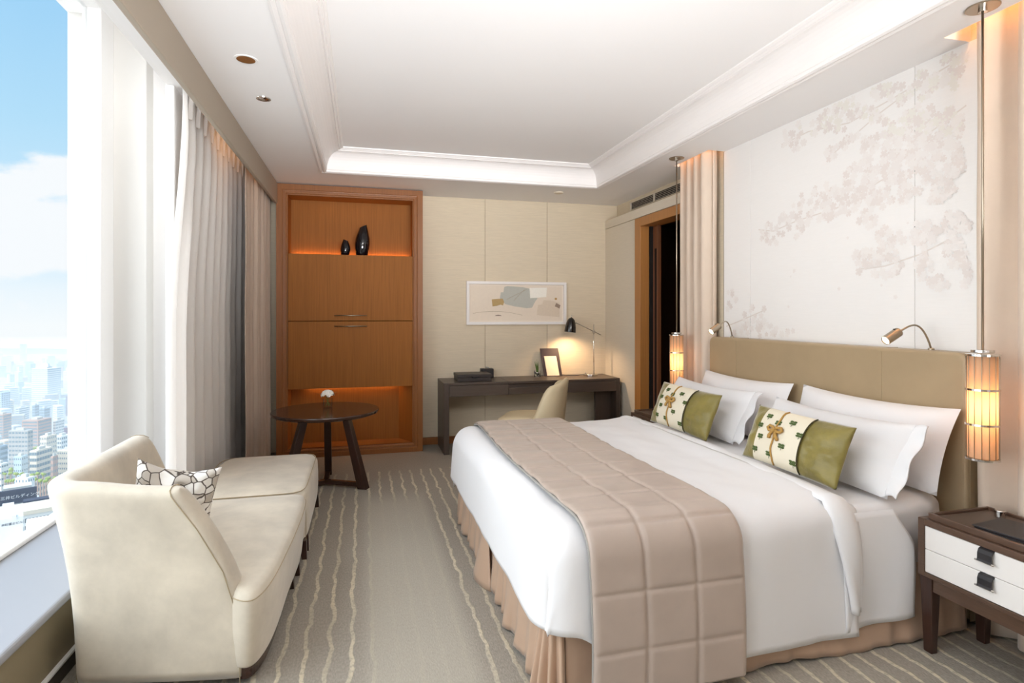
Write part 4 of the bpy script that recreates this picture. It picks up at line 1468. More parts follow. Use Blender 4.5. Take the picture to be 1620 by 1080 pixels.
# ================================================================== QUILTED RUNNER
def runner_base(x, s, off):
    """point at arc length s from the near hem; wraps over the near side of the duvet"""
    r = .115
    hem = .045
    dn = TOPZ - r - hem
    arc = r * math.pi / 2
    flat = 2.06 - 2 * r
    yb = DY0 - .032
    if s < dn:
        y, z, n = yb - .012 * (1 - s / dn), hem + s, Vector((0, -1, 0))
    elif s < dn + arc:
        a = (s - dn) / r
        y, z, n = yb + r - r * math.cos(a), TOPZ + .022 - r + r * math.sin(a), Vector((0, -math.cos(a), math.sin(a)))
    elif s < dn + arc + flat:
        q = s - dn - arc
        y, z, n = yb + r + q, TOPZ + .024 + .022 * math.sin(math.pi * min(1, q / flat)) ** .7, Vector((0, 0, 1))
    else:
        a = min((s - dn - arc - flat) / r, math.pi / 2)
        y, z, n = yb + r + flat + r * math.sin(a), TOPZ + .012 - r + r * math.cos(a), Vector((0, math.sin(a), math.cos(a)))
        z -= max(0, s - dn - 2 * arc - flat)
    return Vector((x, y, z)) + n * off, n
RL = .462 + .18 + 1.83 + .18 + .12
QL = .2065
def runner_x(u, s):
    x0 = .735 + .045 * smoothstep(.2, 1.0, 1 - s / 1.2) + .018 * math.sin(s * 3.1)
    w = .615 - .02 * smoothstep(0.4, 1.2, s)
    return x0 + w * u
from mathutils.bvhtree import BVHTree
_dvb = BVHTree.FromPolygons([tuple(v.co) for v in dv.data.vertices], [tuple(p.vertices) for p in dv.data.polygons])
def drape(p, n, gap):
    """push a point of the runner outwards until it clears the duvet below it"""
    h = _dvb.ray_cast(p + n * .25, -n, .40)
    if h[0] is None:
        return p
    need = (h[0] - p).dot(n) + gap
    return p + n * max(0, need)
def runner(u, v):
    s = v * RL
    gx = abs(math.sin(math.pi * u * 3))
    gy = abs(math.sin(math.pi * (s + .05) / QL))
    top_ = smoothstep(.5, .75, s)
    puff = .010 * (lerp(1, .65, top_) * min(1, gx * 5.0) + .35 * top_) * min(1, gy * 4.4) ** .5
    drop = smoothstep(.7, .4, s)
    wrk = .003 * fbm(u * 3 + s, s * 4, 3, 3) * (1 - .4 * drop) + .004 * (1 - drop) * fbm(u * 1.6 + 3, s * 11, 1, 2)
    edge = .006
    p, n = runner_base(runner_x(u, s), s, .006)
    p = drape(p, n, .016) + n * (puff + wrk + .004)
    if s > .62:
        p.z += .004 * math.sin((s + .05) / QL * math.pi * 2 + u * 2) * (1 - u * .4)
    return p
rn = thing('bed_runner', 'champagne satin quilted runner laid across the foot of the duvet', 'runner', (1.05, YC, .6))
m = MB()
m.grid(runner, 72, 380)
m.build('quilted_cloth', M['satin'], rn, smooth=True, solid=.008)
for u in (0, 1):
    MB().tube([drape(*runner_base(runner_x(u, s), s, .006), .018) for s in [RL * k / 120 for k in range(121)]], .006, 8).build('piped_edge', M['piping'] if u == 0 else M['satin'], rn, smooth=True)

# ================================================================== PILLOWS
def pillow(label, xb, zb, xt, zt, yc, w, h, t, seed, cuff=None, twist=0, ears=.05):
    pt = thing('pillow', label, 'pillow', (xb, yc, zb), group='white bed pillows')
    T = lean_frame(xb, zb, xt, zt, yc, twist)
    m = place(pillow_mb(w, h, t, ears=ears, seed=seed, wr=.010, sag=.014), T)
    m.build('pillowcase', M['linen'], pt, smooth=True)
    if cuff:
        # open end of the case: a loose flat hem beyond the stuffing
        def cf(u, v):
            b = v * 2 - 1
            x = w / 2 * (1 - .045 * (1 - b * b)) - .012 + .070 * u + .008 * math.sin(b * 4 + seed) * u
            y = -.004 - .016 * math.sin(b * 6 + seed) * u
            return Vector((x, y, h / 2 * b * (.93 + .03 * u) + .01 * math.sin(u * 3)))
        c_ = MB().grid(cf, 10, 24)
        place(c_, T).build('case_hem', M['linen'], pt, smooth=True, solid=.005)
    return pt
pillow('rear white pillow against the headboard on the near half of the bed', 2.440, .622, 2.565, .960, 2.432, .94, .40, .17, 1.3, ears=.04)
pillow('rear white pillow against the headboard on the far half of the bed', 2.440, .622, 2.565, .950, 3.455, .94, .40, .17, 4.1, ears=.04)
pillow('front white pillow behind the near cushion, hemmed end towards the night table', 2.195, .630, 2.345, .890, 2.428, .90, .36, .20, 7.7, cuff=True, ears=.045)
pillow('front white pillow behind the far cushion', 2.195, .630, 2.345, .900, 3.50, .92, .36, .20, 9.2, cuff=True, ears=.045)

# ================================================================== CUSHIONS
def cushion(label, yc, xb, zb, xt, zt, w, h, t, seed, twist, tail):
    ct = thing('throw_cushion', label, 'cushion', (xb, yc, zb), group='olive velvet cushions')
    T = lean_frame(xb, zb, xt, zt, yc, twist)
    body = pillow_mb(w, h, t, ears=.03, seed=seed, wr=.014, nu=56, nv=36, calm=(-.68, .36))
    place(body, T).build('velvet_cover', M['olive'], ct, smooth=True, weld=True)
    def surf(a, b, off):
        pw = 2.2
        th = max(0, (1 - abs(a) ** pw)) ** .55 * max(0, (1 - abs(b) ** pw)) ** .55
        x = w / 2 * a * (1 - .03 * (1 - b * b))
        z = h / 2 * b * (1 - .036 * (1 - a * a))
        return Vector((x, -(t / 2 * th) - off - .006 * (.4 + th), z))
    a0, a1 = -.66, .36
    pn = MB().grid(lambda u, v: T(surf(lerp(a0, a1, u), lerp(-.985, .985, v), -.001)), 30, 28)
    panel = pn.build('cream_panel', M['creamcloth'], ct, smooth=True, fix=False)
    MB().tube([T(surf(a1, lerp(-.98, .98, k / 24), .003)) for k in range(25)], .0025, 6).build('panel_piping', mat('dark piping', srgb(64, 58, 30), .7), ct, smooth=True)
    # gold cord tied in a bow
    ca = -.20
    cp = [T(surf(ca + .05 * (k / 20 - .5) * -1 + .012 * math.sin(k * .9), lerp(-.97, .99, k / 20), .004)) for k in range(21)]
    MB().tube(cp, .0042, 8).build('gold_cord', M['cord'], panel, smooth=True)
    bow = MB()
    b0 = .18
    for sg in (-1, 1):
        lp_ = [(0, 0), (sg * .05, .10), (sg * .13, .13), (sg * .17, .04), (sg * .12, -.04), (sg * .03, -.02), (0, 0)]
        bow.tube([T(surf(ca + dx, b0 + dz, .011)) for dx, dz in lp_], .0075, 8)
        tl = [(0, 0), (sg * .05, -.10), (sg * .08, -.22), (sg * .10 + .03, -.32)]
        bow.tube([T(surf(ca + dx, b0 + dz, .010)) for dx, dz in tl], [.0065, .0075, .008, .0085], 8)
    bow.lathe([(.004, -.012), (.012, -.006), (.012, .006), (.004, .012)], T(surf(ca, b0, .014)), 10)
    bow.build('cord_bow', M['cord'], panel, smooth=True)
    for a, b in ((-.50, .66), (-.62, .26), (-.52, -.14), (-.60, -.62), (-.22, .48), (-.24, -.66), (.06, .62), (.02, -.28), (.30, .26), (.28, -.70)):
        g = MB()
        for sx in (-1, 1):
            for dz in (.018, -.020):
                cx, cz = a + sx * .034, b + dz * 2.1
                ring_ = [T(surf(min(max(cx + .034 * math.cos(q * .785), -.97), .97), cz + .040 * math.sin(q * .785), .0035)) for q in range(8)]
                low = [T(surf(min(max(cx + .034 * math.cos(q * .785), -.97), .97), cz + .040 * math.sin(q * .785), .001)) for q in range(8)]
                g.addf(ring_ + low, [tuple(range(8))] + [(q, (q + 1) % 8, 8 + (q + 1) % 8, 8 + q) for q in range(8)])
        g.tube([T(surf(a, b + .05, .003)), T(surf(a + .006, b - .08, .003)), T(surf(a + .0, b - .15, .003))], .0012, 5)
        g.build('dragonfly', M['bug'], panel, smooth=False)
    return ct
cushion('olive velvet cushion with cream bow panel, nearer one on the bed', 2.352, 1.978, .654, 2.078, .896, .60, .288, .13, 2.2, R(3), 1)
cushion('olive velvet cushion with cream bow panel, farther one toward the doorway', 3.345, 1.978, .656, 2.078, .906, .64, .295, .13, 6.4, R(3), 1)

# patterned cushion in the armchair
sc = thing('printed_cushion', 'crumpled off-white cushion with pebble print in the armchair', 'cushion', (-.76, 2.62, .41))
T = (lambda up, wd, c: (lambda p: c + wd * p.x + up * p.z + up.cross(wd).normalized() * p.y))(Vector((.22, -.20, .95)).normalized(), Vector((.95, .10, -.20)).normalized(), Vector((-.772, 2.70, .624)))
place(pillow_mb(.315, .33, .12, ears=.06, seed=12.5, wr=.022, nu=30, nv=30, sag=.03), T).build('cover', M['cells'], sc, smooth=True, weld=True)

# ================================================================== NIGHT TABLES
def night_table(label, y1, y0, things=True):
    nt = thing('night_table', label, 'table', (2.43, (y0 + y1) / 2, 0), group='night tables')
    x0, x1 = 2.252, 2.60
    zb, zt = .315, .552
    MB().box(x0, x1, y0, y0 + .028, zb, zt).build('side_panel', M['nightwood'], nt, bevel=.002)
    MB().box(x0, x1, y1 - .028, y1, zb, zt).build('side_panel', M['nightwood'], nt, bevel=.002)
    MB().box(x0, x1, y0 + .028, y1 - .028, zt - .026, zt).build('top_panel', M['nightwood'], nt, bevel=.002)
    MB().box(x0, x1, y0 + .028, y1 - .028, zb, zb + .018).build('bottom_panel', M['nightwood'], nt, bevel=.002)
    MB().box(x1 - .015, x1, y0 + .028, y1 - .028, zb + .018, zt - .026).build('back_panel', M['nightwood'], nt)
    # gallery tray
    tx0, tx1, ty0, ty1 = x0 + .018, x1 - .004, y0 + .012, y1 - .030
    MB().box(tx0 + .012, tx1 - .012, ty0 + .012, ty1 - .012, zt, zt + .014).build('tray_inlay', M['tray'], nt)
    for b in ((tx0, tx0 + .014, ty0, ty1), (tx1 - .014, tx1, ty0, ty1), (tx0 + .014, tx1 - .014, ty0, ty0 + .014), (tx0 + .014, tx1 - .014, ty1 - .014, ty1)):
        MB().box(b[0], b[1], b[2], b[3], zt, zt + .026).build('tray_rail', M['nightwood'], nt, bevel=.003)
    zm = .430
    for z0, z1 in ((zm + .001, zt - .028), (zb + .020, zm - .001)):
        d = MB().box(x0 + .004, x0 + .024, y0 + .029, y1 - .029, z0, z1).build('drawer', M['lacquer'], nt, bevel=.0015)
        MB().box(x0 + .03, x1 - .03, y0 + .035, y1 - .035, z0 + .005, z1 - .01).build('drawer_box', M['nightwood'], d)
        yc = (y0 + y1) / 2 + .055
        m = MB()
        P = [(x0 + .006, z1 + .001), (x0 - .006, z1 - .004), (x0 - .012, z1 - .018), (x0 - .013, z1 - .040), (x0 - .016, z1 - .048), (x0 - .011, z1 - .052), (x0 - .006, z1 - .046), (x0 - .009, z1 - .020), (x0 - .003, z1 - .008), (x0 + .006, z1 - .003)]
        m.prism(P, lambda x, z: (x, yc - .026, z), lambda x, z: (x, yc + .026, z))
        m.build('leather_tab', M['darkleather'], d, bevel=.001)
        h = MB().tube([(x0 - .012, yc - .034, z1 - .048), (x0 - .012, yc + .034, z1 - .048)], .0036, 10).build('pull_bar', M['chrome'], d, smooth=True)
    for y in (y0 + .03, y1 - .03):
        for x, dx in ((x0 + .030, .0), (x1 - .030, .0)):
            s = -1 if y < (y0 + y1) / 2 else 1
            MB().hexa([(x + dx - .018, y - .016 - s * .004, 0), (x + dx + .014, y - .016 - s * .004, 0), (x + dx + .014, y + .016, 0), (x + dx - .018, y + .016, 0)],
                      [(x - .024, y - .027, zb), (x + .026, y - .027, zb), (x + .026, y + .027, zb), (x - .024, y + .027, zb)]).build('leg', M['walnut_v'], nt, bevel=.004)
    for x in (x0 + .012, x1 - .025):
        MB().box(x, x + .016, y0 + .055, y1 - .055, zb - .055, zb).build('apron', M['nightwood'], nt, bevel=.002)
    return nt
night_table('near night table with two white drawers and leather pulls, right of the bed', 1.898, 1.24)
night_table('far night table, mostly hidden behind the far olive cushion', 4.56, 4.01)
mf = thing('leather_folder', 'closed black leather folder lying on the near night table', 'folder', (2.40, 1.61, .566))
rot = Matrix.Rotation(R(8), 3, 'Z')
def rbx(mb, c):
    mb.v = [Vector(c) + rot @ (p - Vector(c)) for p in mb.v]
    return mb
c0 = (2.40, 1.60, .566)
for nm, z0, z1, ins, mt in (('lower_cover', .567, .571, 0, 'darkleather'), ('page_block', .571, .577, .005, 'boxleather'), ('upper_cover', .577, .582, 0, 'darkleather')):
    rbx(MB().box(2.315 + ins, 2.51 - ins, 1.46 + ins, 1.725 - ins, z0, z1), c0).build(nm, M[mt], mf, bevel=.0015)
kn = tag(MB().lathe([(.017, 0), (.019, .002), (.019, .026), (.017, .029), (.004, .030)], (2.535, 1.775, .567), 24).build('chrome_button', M['chrome'], None, bevel=.001), 'small chrome cylinder at the back of the near night table', 'control knob')

# ================================================================== PENDANT LAMPS
def pendant(label, x, y):
    pd = thing('pendant_lamp', label, 'lamp', (x, y, .80), group='pendant lamps beside the bed', world=False)
    H = ZC - .80
    MB().lathe([(.058, H - .006), (.060, H - .004), (.060, H - .0005), (.05, H)], (0, 0, 0), 36).build('ceiling_plate', M['nickel'], pd, smooth=False)
    MB().lathe([(.016, H - .022), (.016, H - .006)], (0, 0, 0), 16).build('cord_grip', M['chrome'], pd)
    MB().tube([(0, 0, .44), (0, 0, H - .02)], .0048, 10).build('rod', M['nickel'], pd, smooth=True)
    MB().lathe([(.038, .441), (.040, .443), (.040, .453), (.012, .455)], (0, 0, 0), 32).build('upper_cap', M['chrome'], pd, bevel=.001)
    r = .0505
    n = 32
    MB().lathe([(r, .010), (r, .430)], (0, 0, 0), n, capb=False, capt=False).build('lamp_shade', M['shade'], pd, smooth=True)
    for z in (.004, .146, .290, .432):
        MB().lathe([(.052, z - .004), (.059, z - .004), (.059, z + .004), (.052, z + .004), (.052, z - .004)], (0, 0, 0), 36, capb=False, capt=False).build('ring', M['chrome'], pd)
    for z in (.000, .434):
        MB().lathe([(.003, z), (.052, z), (.052, z + .002), (.003, z + .002)], (0, 0, 0), 32).build('end_plate', M['chrome'], pd)
    for k in range(14):
        a = 2 * math.pi * (k + .3) / 14
        MB().tube([(.0555 * math.cos(a), .0555 * math.sin(a), 0), (.0555 * math.cos(a), .0555 * math.sin(a), .436)], .0015, 6).build('wire', M['nickel'], pd, smooth=True)
    MB().lathe([(.006, .14), (.016, .16), (.022, .20), (.022, .25), (.014, .285), (.005, .29)], (0, 0, 0), 16).build('bulb', M['bulb'], pd, smooth=True)
    MB().tube([(0, 0, .29), (0, 0, .436)], .008, 10).build('bulb_holder', M['nickel'], pd, smooth=True)
    lamp('pendant_bulb_light', 'POINT', (x, y, .80 + .21), (0, 0, 0), 3.5, (1, .56, .26), shadow_soft_size=.03)
    return pd
pendant('cylindrical amber pendant lamp over the near night table', 2.48, 1.804)
pendant('cylindrical amber pendant lamp over the far night table at the doorway', 2.47, 4.175)

# ================================================================== READING LAMPS
def reading(label, hx, hy, bx, by):
    rl = thing('reading_lamp', label, 'lamp', (2.68, by, 1.226), group='headboard reading lamps')
    MB().lathe([(.014, 0), (.014, .006), (.010, .010)], (2.685, by, 1.2265), 20).build('socket', M['nickel'], rl)
    P0, P1 = Vector((2.685, by, 1.23)), Vector((hx + .035, hy + .0, 1.315))
    arc = []
    for k in range(17):
        t = k / 16
        p = P0.lerp(P1, t)
        p.z = lerp(P0.z, P1.z, t) + .092 * math.sin(math.pi * t ** .85) * (1 - .35 * t)
        arc.append(p)
    MB().tube(arc, .0046, 10).build('gooseneck', M['nickel'], rl, smooth=True)
    d = (Vector((hx, hy, 1.28)) - arc[-1]).normalized()
    d = (arc[-1] - arc[-2]).normalized() * .4 + Vector((-.7, 0, -.42))
    d.normalize()
    s = arc[-1] - d * .004
    MB().lathe([(.008, 0), (.021, .002), (.023, .006), (.023, .088), (.021, .092)], s, 24, axis=d, capt=False).build('lamp_head', M['nickel'], rl, smooth=False, bevel=.001)
    MB().lathe([(.0205, .086), (.003, .087)], s, 20, axis=d, capb=False).build('lens', M['led'], rl)
    MB().box(s.x + d.x * .03 - .006, s.x + d.x * .03 + .006, s.y - .004, s.y + .004, s.z + d.z * .03 + .020, s.z + d.z * .03 + .028).build('switch', M['darkleather'], rl)
    o = lamp('reading_light', 'SPOT', tuple(s + d * .098), (0, 0, 0), 2.2, (1, .78, .52), spot_size=R(75), spot_blend=.6, shadow_soft_size=.015)
    o.rotation_euler = d.to_track_quat('-Z', 'Y').to_euler()
reading('nickel gooseneck reading lamp on the near half of the headboard', 2.475, 2.215, 2.68, 2.193)
reading('nickel gooseneck reading lamp at the far end of the headboard', 2.475, 3.66, 2.68, 3.75)

# ================================================================== THE CITY BELOW
GZ = -300.0
gm = struct(MB().box(-9000, 2500, 350, 5200, GZ - 20, GZ).build('city_ground', mat('pale city ground', srgb(176, 178, 176), .9, var=.12, vscale=.02)))
cityc = {}
FOOT = []
def clear(x, y, r):
    return all((x - a) ** 2 + (y - b) ** 2 > (r + q) ** 2 for a, b, q in FOOT)
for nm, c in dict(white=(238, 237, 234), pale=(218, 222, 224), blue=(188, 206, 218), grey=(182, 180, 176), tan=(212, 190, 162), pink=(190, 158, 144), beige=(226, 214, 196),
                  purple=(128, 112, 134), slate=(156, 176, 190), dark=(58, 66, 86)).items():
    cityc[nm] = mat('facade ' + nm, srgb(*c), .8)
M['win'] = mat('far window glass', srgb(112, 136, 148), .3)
M['win2'] = mat('far window pale', srgb(150, 176, 190), .3)
M['roof'] = mat('far roof', srgb(206, 204, 198), .9)
M['leaf1'] = mat('park tree leaves', srgb(150, 168, 74), .8, var=.3, vscale=.2)
S_, C_ = math.sin(YAW), math.cos(YAW)
def ground_pt(u, D):
    t = (u - 810) / FPX
    return Vector(((S_ + t * C_) * D, (C_ - t * S_) * D, 0))
def ztop(v, D):
    return CAM_H - (v - HORIZ) / FPX * D
def building(label, u0, uc, u1, vt, D, col, win='win', cols=(8, 6), rowh=None, wfrac=(.6, .5), ang=40, strip=False, roof=True, group=None, cat='building', sides=(1, 1)):
    """box tower whose near corner stands at bearing uc; its left face reaches to bearing u0, its right face to u1"""
    c = ground_pt(uc, D)
    vd = Vector((c.x, c.y, 0)).normalized()
    rt = Vector((vd.y, -vd.x, 0))
    sc = 1 / math.cos(math.atan((uc - 810) / FPX))
    a = R(ang)
    dl = (-rt * math.cos(a) + vd * math.sin(a))
    dr = (rt * math.sin(a) + vd * math.cos(a))
    px = D / FPX * .78
    ll = max(2, (uc - u0) * px / math.cos(a))
    lr = max(2, (u1 - uc) * px / math.sin(a))
    zt = ztop(vt, D)
    cm = c + (dl * ll + dr * lr) / 2
    FOOT.append((cm.x, cm.y, math.hypot(ll, lr) / 2 + 2))
    t = thing('building', label, cat, (c.x, c.y, GZ), group=group)
    b = [c, c + dl * ll, c + dl * ll + dr * lr, c + dr * lr]
    MB().hexa([p + Vector((0, 0, GZ)) for p in b], [p + Vector((0, 0, zt)) for p in b]).build('walls', cityc[col], t)
    rh = rowh or 4.2
    zlo = max(GZ + 5, ztop(vt + 150, D))
    rows = int((zt - 2.5 - zlo) / rh)
    m = MB()
    for dirv, ln, nrm, nc, on in ((dl, ll, (-dr), cols[0], sides[0]), (dr, lr, (-dl), cols[1], sides[1])):
        if not on:
            continue
        cw = ln / nc
        for r_ in range(rows):
            z1 = zt - 2.5 - r_ * rh
            z0 = z1 - rh * wfrac[1]
            for k in range(1 if strip else nc):
                if strip:
                    s0, s1 = ln * .05, ln * .95
                else:
                    s0 = k * cw + cw * (1 - wfrac[0]) / 2
                    s1 = s0 + cw * wfrac[0]
                p0, p1 = c + dirv * s0, c + dirv * s1
                o = nrm * .25
                i_ = -nrm * .3
                m.addf([p0 + o + Vector((0, 0, z0)), p1 + o + Vector((0, 0, z0)), p1 + o + Vector((0, 0, z1)), p0 + o + Vector((0, 0, z1)),
                        p0 + i_ + Vector((0, 0, z0)), p1 + i_ + Vector((0, 0, z0)), p1 + i_ + Vector((0, 0, z1)), p0 + i_ + Vector((0, 0, z1))],
                       [(0, 1, 2, 3), (0, 4, 5, 1), (3, 2, 6, 7), (0, 3, 7, 4), (1, 5, 6, 2)])
    if m.v:
        stuff(m.build('windows', M[win], t))
    if roof:
        q = c + dl * ll * .3 + dr * lr * .3
        MB().hexa([q + Vector((0, 0, zt)), q + dl * ll * .4 + Vector((0, 0, zt)), q + dl * ll * .4 + dr * lr * .4 + Vector((0, 0, zt)), q + dr * lr * .4 + Vector((0, 0, zt))],
                  [q + Vector((0, 0, zt + 4)), q + dl * ll * .4 + Vector((0, 0, zt + 4)), q + dl * ll * .4 + dr * lr * .4 + Vector((0, 0, zt + 4)), q + dr * lr * .4 + Vector((0, 0, zt + 4))]).build('roof_hut', M['roof'], t)
    return t, c, dl, dr, ll, lr, zt

t1 = building('tall white tower with a spire in the distant skyline', 50, 75, 97, 583, 1900, 'white', win='win2', cols=(11, 10), rowh=6.5, wfrac=(.6, .5))
q = t1[1] + t1[2] * t1[4] * .5 + t1[3] * t1[5] * .5
sp1 = MB().hexa([q + Vector((-9, -9, t1[6])), q + Vector((9, -9, t1[6])), q + Vector((9, 9, t1[6])), q + Vector((-9, 9, t1[6]))],
          [q + Vector((-6, -6, t1[6] + 16)), q + Vector((6, -6, t1[6] + 16)), q + Vector((6, 6, t1[6] + 16)), q + Vector((-6, 6, t1[6] + 16))]).build('crown', cityc['white'], t1[0])
MB().tube([q + Vector((0, 0, t1[6] + 16)), q + Vector((0, 0, t1[6] + 32))], [2.5, .8], 6).build('spire', cityc['white'], t1[0])
building('white apartment tower with balconies right beside the window jamb', 134, 152, 172, 614, 1250, 'white', cols=(4, 4), rowh=5.5, wfrac=(.75, .5))
building('pale blue tower at the left edge of the view', -20, 2, 16, 621, 1600, 'blue', cols=(4, 4), rowh=6)
building('pale ribbed block left of the tall tower foot', 25, 30, 46, 645, 1500, 'pale', win='win', cols=(1, 1), rowh=5.5, strip=True, wfrac=(.6, .45))
building('slim dark striped tower before the tall tower', 51, 55, 62, 641, 1450, 'slate', strip=True, cols=(1, 1), rowh=7)
building('slate glass block before the tall tower', 62, 70, 79, 646, 1420, 'slate', strip=True, cols=(1, 1), rowh=7)
building('wide brick pink office with banded windows', 35, 60, 82, 665, 1150, 'pink', strip=True, cols=(1, 1), rowh=6.5, wfrac=(.6, .42))
building('small dark pink block at the left edge', -10, 5, 18, 656, 1250, 'pink', strip=True, cols=(1, 1), rowh=6)
building('grey slab tower with window grid left of centre', 14, 44, 52, 681, 980, 'grey', cols=(6, 2), rowh=7.5, wfrac=(.7, .4))
building('beige mid-rise behind the leafy park', 63, 74, 90, 690, 960, 'beige', cols=(4, 5), rowh=8, wfrac=(.4, .4))
building('purple block in the middle distance', 101, 106, 119, 677, 1080, 'purple', cols=(3, 4), rowh=8, wfrac=(.2, .3))
building('hazy mauve block under the far towers', 104, 108, 120, 627, 1700, 'purple', cols=(2, 3), rowh=9, wfrac=(.3, .4))
building('tan slab with window rows beside the apartment tower', 122, 126, 136, 664, 1100, 'tan', cols=(2, 4), rowh=7, wfrac=(.6, .4))
building('white office with blue glass flank, mid-distance', 85, 97, 113, 690, 1020, 'white', cols=(4, 5), rowh=7.5, wfrac=(.6, .5))
building('light blue block with slanted glass look right of centre', 112, 120, 136, 690, 1000, 'blue', strip=True, cols=(1, 1), rowh=9, wfrac=(.6, .6))
building('white slab with many small windows near the purple block', 84, 88, 102, 665, 1200, 'white', cols=(2, 6), rowh=6, wfrac=(.5, .5))
building('beige grey apartment block above the park', 90, 110, 128, 713, 900, 'beige', cols=(6, 4), rowh=8, wfrac=(.45, .35))
building('white office with dark teal side windows', 47, 58, 83, 713, 860, 'beige', cols=(3, 6), rowh=9, wfrac=(.85, .5))
building('pale blue narrow block beside the dark windowed office', 22, 34, 44, 722, 880, 'blue', cols=(4, 3), rowh=9, wfrac=(.4, .3))
building('slate block at the left edge above the white terraces', -12, 0, 12, 706, 900, 'slate', strip=True, cols=(1, 1), rowh=8)
building('white terrace block at the left edge', -14, 2, 13, 734, 820, 'white', cols=(4, 3), rowh=9, wfrac=(.7, .3))
building('pink narrow block at the edge of the park', 80, 84, 92, 722, 850, 'pink', cols=(2, 3), rowh=9, wfrac=(.4, .4))
building('low white building in front of the park trees', 24, 44, 55, 756, 740, 'white', cols=(4, 3), rowh=12, wfrac=(.3, .25))
# broad white hall with a curved roof
hl = building('broad pale hall with a white vaulted roof', 109, 112, 137, 652, 1500, 'blue', strip=True, cols=(1, 1), rowh=10, roof=False)
c, dl, dr, ll, lr, zt = hl[1:]
m = MB()
m.grid(lambda u, v: c + dl * ll * v + dr * lr * u + Vector((0, 0, zt + 22 * math.sin(math.pi * u) ** .6)), 14, 2)
m.build('vaulted_roof', cityc['white'], hl[0], smooth=True, solid=1)
# office with the rooftop sign
def text_mesh(name, body, size, parent, origin, right, up, mt):
    cu = bpy.data.curves.new(name, 'FONT')
    cu.body = body
    cu.size = size
    cu.align_x = 'CENTER'
    cu.align_y = 'CENTER'
    cu.extrude = .05
    tmp = bpy.data.objects.new(name, cu)
    COL.objects.link(tmp)
    dg = bpy.context.evaluated_depsgraph_get()
    me = bpy.data.meshes.new_from_object(tmp.evaluated_get(dg))
    bpy.data.objects.remove(tmp)
    nrm = right.cross(up).normalized()
    Mx = Matrix((right.normalized(), up.normalized(), nrm)).transposed()
    root = parent
    while root.parent is not None:
        root = root.parent
    o3 = Vector(origin) - BASE[root.name]
    for v in me.vertices:
        v.co = o3 + Mx @ v.co
    me.materials.clear()
    me.materials.append(mt)
    o = bpy.data.objects.new(name, me)
    return link(o, parent)
def facing_box(t, name, u0, u1, v0, v1, D, depth, mt, parent=None):
    """block whose front stands square to the bearing of its middle"""
    um = (u0 + u1) / 2
    c = ground_pt(um, D)
    vd = Vector((c.x, c.y, 0)).normalized()
    rt = Vector((vd.y, -vd.x, 0))
    px = D / FPX * .78
    w = (u1 - u0) * px / 2
    z1, z0 = ztop(v0, D), ztop(v1, D)
    P = [c - rt * w, c + rt * w, c + rt * w + vd * depth, c - rt * w + vd * depth]
    o = MB().hexa([p + Vector((0, 0, z0)) for p in P], [p + Vector((0, 0, z1)) for p in P]).build(name, mt, parent or t)
    return o, c, vd, rt, w, z0, z1
u = 22
c = ground_pt(22, 700)
sg = thing('building', 'white office block carrying a dark rooftop sign with white characters', 'building', (c.x, c.y, GZ))
facing_box(sg, 'walls', -24, 62, 797, 1100, 703, 25, cityc['white'])
o, c2, vd, rt, w, z0, z1 = facing_box(sg, 'sign_board', -14, 58, 775, 797, 700, 3, cityc['dark'])
text_mesh('sign_lettering', '三井ビルディング', (z1 - z0) * .27, o, c2 - vd * .4 + rt * w * .27 + Vector((0, 0, (z0 + z1) / 2)), rt, Vector((0, 0, 1)), mat('sign white', srgb(245, 245, 245), .6))
facing_box(sg, 'roof_hut', 6, 50, 770, 776, 712, 20, M['roof'])
o, *_ = facing_box(sg, 'roof_hut', 37, 80, 790, 806, 690, 12, cityc['dark'])
# wide office in front with rows of windows
wo_ = ground_pt(50, 640)
wf = thing('building', 'long pale office with square windows under a flat tan roof', 'building', (wo_.x, wo_.y, GZ))
o, c2, vd, rt, w, z0, z1 = facing_box(wf, 'walls', -30, 118, 812, 1100, 640, 34, cityc['white'])
facing_box(wf, 'parapet', -31, 119, 808, 814, 638, 37, cityc['beige'])
m = MB()
for r_ in range(6):
    for k in range(26):
        s0 = -w + (k + .2) * 2 * w / 26
        zz = z1 - 5.5 - r_ * 8.2
        p = c2 + rt * s0 - vd * .3 + Vector((0, 0, zz))
        ww = rt * (2 * w / 26 * .62)
        m.addf([p, p + ww, p + ww + Vector((0, 0, -4.6)), p + Vector((0, 0, -4.6)), p + vd * .8, p + ww + vd * .8, p + ww + vd * .8 + Vector((0, 0, -4.6)), p + vd * .8 + Vector((0, 0, -4.6))],
               [(0, 1, 2, 3), (0, 4, 5, 1), (2, 6, 7, 3), (0, 3, 7, 4), (1, 5, 6, 2)])
stuff(m.build('windows', mat('near office glass', srgb(120, 124, 128), .3), wf))
facing_box(wf, 'roof_hut', 4, 22, 800, 810, 655, 14, cityc['white'])
# white block with small lettering
wb_ = ground_pt(14, 560)
wbk = thing('building', 'plain white block with small grey lettering at the left edge', 'building', (wb_.x, wb_.y, GZ))
o, c2, vd, rt, w, z0, z1 = facing_box(wbk, 'walls', -24, 36, 821, 1150, 562, 20, cityc['white'])
text_mesh('sign_lettering', '本町冨士ビル', 2.7, wbk, c2 - vd * .4 + rt * w * .42 + Vector((0, 0, z1 - 6.0)), rt, Vector((0, 0, 1)), mat('sign grey', srgb(60, 70, 92), .6))
facing_box(wbk, 'roof_hut', 18, 26, 815, 821, 566, 10, cityc['white'])
wl_ = ground_pt(60, 545)
wlb = thing('building', 'low white building with roof plant in front of the long office', 'building', (wl_.x, wl_.y, GZ))
facing_box(wlb, 'walls', 42, 76, 842, 1150, 545, 40, cityc['white'])
facing_box(wlb, 'roof_slab', 41, 77, 838, 846, 543, 44, cityc['white'])
